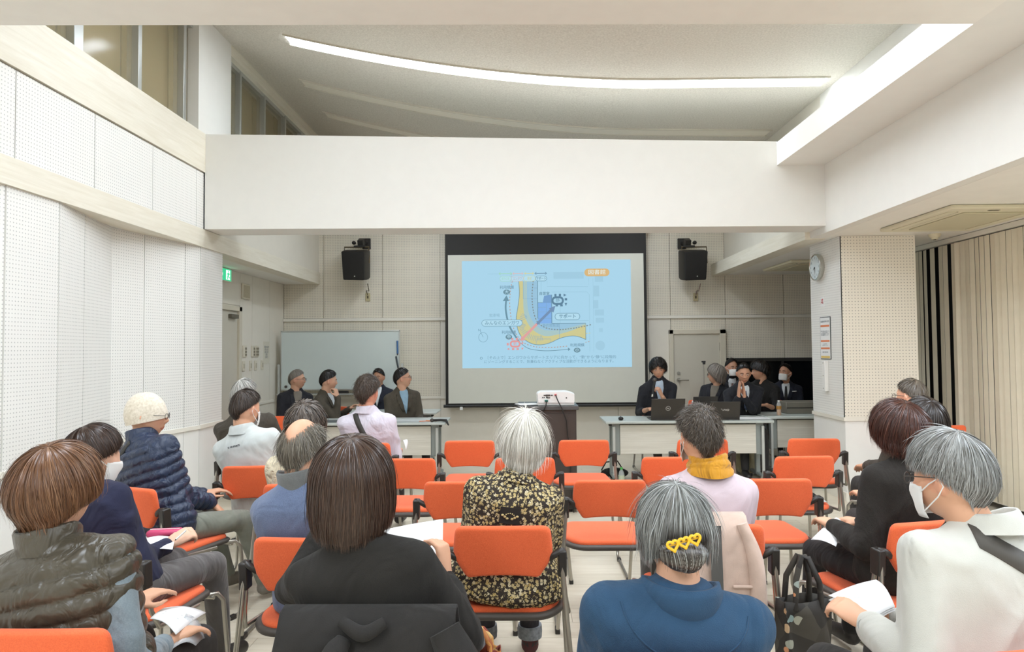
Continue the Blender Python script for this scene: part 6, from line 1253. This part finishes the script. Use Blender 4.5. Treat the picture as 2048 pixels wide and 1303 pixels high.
# vest armhole piping
# ------------------------------------------------------------------ held and lying things
m = MB(); A = W3(1310, 757, 7.97); B = W3(1306, 783, 7.95); d = nrm(B - A); mo = tag(MB().tube([A + d * .035, B + d * .03], [.016, .012], 12).build('hand_microphone', BLK, smooth=60), 'black hand microphone held to the mouth of the long haired speaker', 'microphone'); MB().ball(A + d * .015, .026).build('grille', CGRY, mo, smooth=80); MB().cyl(B + d * .03, B + d * .06, .0125).build('silver_tail', CHROME, mo, smooth=40)
def quad_sheet(corners, label, cat='paper', bend=.02, mat=PAPER, n=8, name='paper_sheet', lines=None):
    c = [np.array(q) for q in corners]; nn = nrm(np.cross(c[1] - c[0], c[3] - c[0])); P_ = []
    for j in range(n):
        for i in range(n): u, v = i / (n - 1), j / (n - 1); P_.append((c[0] * (1 - u) + c[1] * u) * (1 - v) + (c[3] * (1 - u) + c[2] * u) * v + nn * bend * math.sin(PI * u) + nn * bend * .5 * math.sin(PI * v))
    P_ = np.array(P_); f = [(j * n + i, j * n + i + 1, (j + 1) * n + i + 1, (j + 1) * n + i) for j in range(n - 1) for i in range(n - 1)]
    o = MB().add(P_, f).build(name, mat, smooth=180); s = o.modifiers.new('t', 'SOLIDIFY'); s.thickness = .0012; tag(o, label, cat)
    if lines:
        m = MB()
        for pts in lines:
            q = []
            for u, v in pts:
                q.append((c[0] * (1 - u) + c[1] * u) * (1 - v) + (c[3] * (1 - u) + c[2] * u) * v + nn * bend * math.sin(PI * u) + nn * bend * .5 * math.sin(PI * v))
            m.tube(q, .0012, 4)
        m.build('printed_drawing', M('faint_grey_print', (186, 192, 194), .8), o)
    return o
DRW = [[(.2, .5), (.2, .85), (.5, .85), (.5, .5), (.2, .5)], [(.5, .6), (.75, .62), (.75, .9), (.5, .85)], [(.3, .5), (.3, .7), (.45, .7)], [(.6, .4), (.85, .42), (.85, .7), (.75, .72)], [(.1, .3), (.4, .32)], [(.1, .25), (.5, .27)], [(.1, .2), (.45, .22)]]
quad_sheet([W3(606, 1150, 2.16), W3(884, 1165, 2.20), W3(886, 1038, 2.46), W3(640, 1100, 2.40)], 'large white sheet with faint plan held up by the bobbed woman', bend=.015, lines=DRW)
quad_sheet([W3(300, 1236, 2.22), W3(352, 1268, 2.12), W3(412, 1224, 2.42), W3(330, 1214, 2.46)], 'white papers in hand of the woman in quilted vest', 'papers', .012, lines=[[(.2, .3), (.7, .3)], [(.2, .45), (.7, .45)]])
t = NT('clear_folder_film'); t.b.inputs['Base Color'].default_value = (.85, .88, .9, 1); t.b.inputs['Alpha'].default_value = .45; t.b.inputs['Roughness'].default_value = .15; FILM = t.m
quad_sheet([W3(340, 1300, 2.1), W3(392, 1290, 2.16), W3(414, 1276, 2.34), W3(372, 1226, 2.3)], 'clear plastic folder sheet hanging under papers of vest woman', 'folder', .02, FILM)
quad_sheet([W3(285, 1100, 2.95), W3(345, 1098, 2.9), W3(352, 1074, 3.12), W3(290, 1072, 3.2)], 'white sheet on the lap of the masked woman in navy', bend=.006)
o = tag(MB().box((0, 0, 0), (.15, .07, .03), rz(.15)).build('pencil_case', M('pink_pencil_case', (206, 70, 112), .5), loc=tuple(W3(330, 1064, 3.2)), bevel=.012), 'pink pencil case on the lap of woman in navy', 'pencil case'); MB().box((0, 0, .016), (.13, .006, .003), rz(.15)).build('zip', WCAP, o)
m = MB(); p0, p1 = W3(352, 1078, 3.02), W3(372, 1060, 3.05); m.tube([p0, p1], .004, 8); o = tag(m.build('pen', WCAP, smooth=60), 'white pen in the hand of woman in navy', 'pen'); MB().tube([p0, p0 + (p0 - p1) * .12], [.004, .001], 8).build('tip', BLK, o)
for k in range(3): quad_sheet([W3(1657, 1190 + 9 * k, 2.14), W3(1735, 1246 + 6 * k, 1.98), W3(1790, 1212 + 4 * k, 2.12), W3(1752 - 6 * k, 1158 + 5 * k, 2.36)], ['top white printed handout held by the man in white jacket', 'middle handout sheet under the top one of man in white jacket', 'lowest handout sheet held by the man in white jacket'][k], 'paper', .014, lines=DRW[4:] if k == 0 else None)
quad_sheet([W3(1622, 1078, 3.1), W3(1672, 1092, 3.0), W3(1690, 1052, 3.2), W3(1672, 1034, 3.3)], 'white papers hanging from the hand of woman in black cardigan', 'papers', .01)
quad_sheet([W3(806, 880, 5.55), W3(812, 900, 5.5), W3(816, 886, 5.6), W3(814, 878, 5.6)], 'small white paper at the elbow of man in lilac shirt', 'paper', .004)
cx3, cy3, _ = chair_loc(*ch(7)); 
quad_sheet([(cx3 - .1, cy3 - .12, .476), (cx3 + .2, cy3 - .14, .478), (cx3 + .22, cy3 + .1, .478), (cx3 - .06, cy3 + .12, .476)], 'white printed papers left on the empty second row chair seat', 'papers', .004, lines=DRW[4:])
o = tag(MB().ball((0, 0, 0), (.05, .075, .03)).build('black_pouch', F_BLKSH, loc=(cx3 + .07, cy3 - .16, .52), smooth=80), 'small black pouch lying on papers on second row chair', 'pouch'); MB().tube([(-.03, -.05, .01), (-.05, -.1, -.01), (-.01, -.12, -.015)], .006, 6).build('strap', BLK, o)
# coats over chairs
def drape(X, Yb, x0, x1, ztop, zf, zb, mat, label, seed, bulge=.03, name='coat', amp=.012):
    prof = [(-.03, .10, zf), (-.0, .09, (zf + ztop) / 2), (0, .065, ztop - .03), (0, .045, ztop + .008), (0, .02, ztop + .02), (0, -.02, ztop + .012), (0, -.045, ztop - .03)] + [(0, -.055 - bulge * math.sin(u * 2.2), ztop - .03 - (ztop - .03 - zb) * u) for u in np.linspace(.08, 1, 14)]
    n = 40; v = []
    for k, (_, y, z) in enumerate(prof):
        for x in np.linspace(x0, x1, n): v.append((x, y, z))
    v = np.array(v); s = sstep(ztop - v[:, 2], .0, .2); v[:, 1] += amp * s * waves(v * np.array([1, .2, .25]), 22, seed) * np.sign(v[:, 1] - .02) ; v[:, 2] += .012 * waves(v * np.array([1, 0, 0]), 16, seed + 1) * s; v[:, 0] += .02 * s * np.sign(v[:, 0])
    f = [(k * n + i, k * n + i + 1, (k + 1) * n + i + 1, (k + 1) * n + i) for k in range(len(prof) - 1) for i in range(n - 1)]
    o = MB().add(v, f).build(name, mat, None, (X, Yb, 0), smooth=180); s = o.modifiers.new('t', 'SOLIDIFY'); s.thickness = .008; return tag(o, label, 'coat')
P3 = lambda pts: [np.array(q) for q in bez(pts, 6)]
R3_ = lambda rs, n: list(np.interp(np.linspace(0, 1, (len(rs) - 1) * 6 + 1), np.linspace(0, 1, len(rs)), rs))
X, Y, _ = ch(17); jk = drape(X, Y - .006, -.225, .225, .818, .52, .25, fabric('black_wool_jacket', (44, 42, 40), fold=.9, fscale=5), 'black wool jacket hung over the back of bobbed woman\'s chair', 71, .05, 'jacket', .02)
m = MB(); m.tube(P3([(.2, -.05, .80), (.25, -.075, .7), (.27, -.06, .55), (.26, -.05, .4)]), R3_([.04, .055, .055, .05], 0), 14); m.build('sleeve', jk.data.materials[0], jk, smooth=80)
m = MB(); m.tube(P3([(-.05, -.06, .78), (-.07, -.095, .74), (-.09, -.1, .6), (-.1, -.11, .45)]), R3_([.02, .035, .04, .04], 0), 14); m.build('sleeve', jk.data.materials[0], jk, smooth=80)
m = MB(); m.tube(P3([(-.06, -.045, .818), (0, -.07, .798), (.05, -.05, .818)]), R3_([.014, .02, .014], 0), 14); m.build('collar', jk.data.materials[0], jk, smooth=80)
X, Y, _ = ch(14); F_PC = fabric('pink_beige_coat_cloth', (208, 182, 166), fold=.8, fscale=5)
pc = drape(X, Y - .008, -.20, .115, .822, .5, .33, F_PC, 'pale pink coat with dark lining hung on the chair of pink sweatshirt person', 72, .02)
m = MB(); yb = lambda z: -.068 - .02 * math.sin((.77 - z) / .44 * 2.2)
m.strip([(-.045, yb(z) - .012, z) for z in np.linspace(.81, .36, 12)], [(.0, yb(z) - .012, z) for z in np.linspace(.81, .36, 12)]); o = m.build('lining', M('dark_grey_lining', (84, 82, 78), .7), pc, smooth=180)
m = MB(); m.box((.085, -.085, .58), (.09, .012, .01)); m.build('pocket_flap', F_PC, pc, bevel=.003)
m = MB(); m.tube(P3([(.09, -.05, .812), (.13, -.07, .68), (.14, -.07, .5), (.135, -.06, .36)]), R3_([.02, .03, .034, .03], 0), 14); m.build('sleeve', F_PC, pc, smooth=80)
# bags
t = NT('dark_patchwork_print'); t.b.inputs['Roughness'].default_value = .7; vo = t.n('ShaderNodeTexVoronoi', _Scale=11); t.l(t.coord(), vo.inputs['Vector']); sc_ = t.n('ShaderNodeSeparateColor'); t.l(vo.outputs['Color'], sc_.inputs[0])
cc = t.ramp(sc_.outputs[0], [(.0, lin((42, 38, 34))), (.35, lin((66, 62, 54))), (.6, lin((38, 34, 31))), (.8, lin((88, 84, 74))), (.9, lin((60, 54, 46)))]); t.n('ShaderNodeValToRGB')
v2 = t.n('ShaderNodeTexVoronoi', _Scale=26); t.l(t.coord(), v2.inputs['Vector']); s2 = t.n('ShaderNodeSeparateColor'); t.l(v2.outputs['Color'], s2.inputs[0]); fm = t.math('MULTIPLY', t.math('GREATER_THAN', s2.outputs[1], .92), t.math('LESS_THAN', v2.outputs['Distance'], .45))
t.base(t.mix(fm, cc, t.ramp(s2.outputs[0], [(.0, lin((210, 140, 96))), (.5, lin((196, 176, 140))), (1.0, lin((132, 164, 168)))]))); PATCH = t.m
def tote(X, Y, z0, w0, w1, dp, h, mat, label, handles, yaw=0.0):
    e = empty('tote_bag', (X, Y, z0), yaw, label=label, cat='bag'); m = MB(); rings = []
    for u in np.linspace(0, 1, 9):
        w_ = w0 + (w1 - w0) * u; d_ = dp * (1 - .35 * u); rings.append([(w_ / 2 * np.sign(math.cos(a)) * abs(math.cos(a)) ** .5 * (1 + .03 * math.sin(9 * u + 3 * a)), d_ / 2 * np.sign(math.sin(a)) * abs(math.sin(a)) ** .5 + .012 * math.sin(7 * u + 5 * a), h * u) for a in np.arange(32) * PI / 16])
    v = m.loft(rings, cap=False); m.add(rings[0], [tuple(range(32))]); o = m.build('bag_body', mat, e, smooth=70); s = o.modifiers.new('t', 'SOLIDIFY'); s.thickness = .004
    for yy in (-1, 1):
        m = MB(); m.tube([(-w1 * .28, yy * dp * .3, h * .93), (-w1 * .24, yy * dp * .25, h + handles * .5), (-w1 * .05, yy * .01, h + handles), (w1 * .1, yy * .01, h + handles * .96), (w1 * .26, yy * dp * .25, h + handles * .4), (w1 * .28, yy * dp * .3, h * .93)], .011, 8); m.build('handle', mat, e, smooth=80)
    return e
tote(1.065, 2.66, .12, .24, .2, .12, .42, PATCH, 'dark patchwork tote bag with flower print hanging at chair side', .16, .25)
t = NT('autumn_leaf_print'); t.b.inputs['Roughness'].default_value = .7; vo = t.n('ShaderNodeTexVoronoi', _Scale=30); t.l(t.coord(), vo.inputs['Vector']); s2 = t.n('ShaderNodeSeparateColor'); t.l(vo.outputs['Color'], s2.inputs[0])
t.base(t.ramp(s2.outputs[0], [(.0, lin((110, 44, 34))), (.3, lin((142, 58, 40))), (.6, lin((202, 140, 70))), (.85, lin((222, 184, 120)))])); AUT = t.m
tote(-.155, 2.32, 0.0, .16, .15, .1, .5, AUT, 'red and gold leaf print bag on floor behind bobbed woman', .06)
o = tag(MB().ball((0, 0, 0), (.05, .05, .035)).build('folded_cloth', fabric('grey_folded_cloth', (110, 106, 106), fold=.9), loc=(-.175, 2.31, .53), smooth=80), 'grey cloth stuffed in the leaf print bag', 'cloth'); MB().box((.0, -.03, .03), (.06, .02, .012), ry(.5)).build('hem', CGRY, o, bevel=.004)
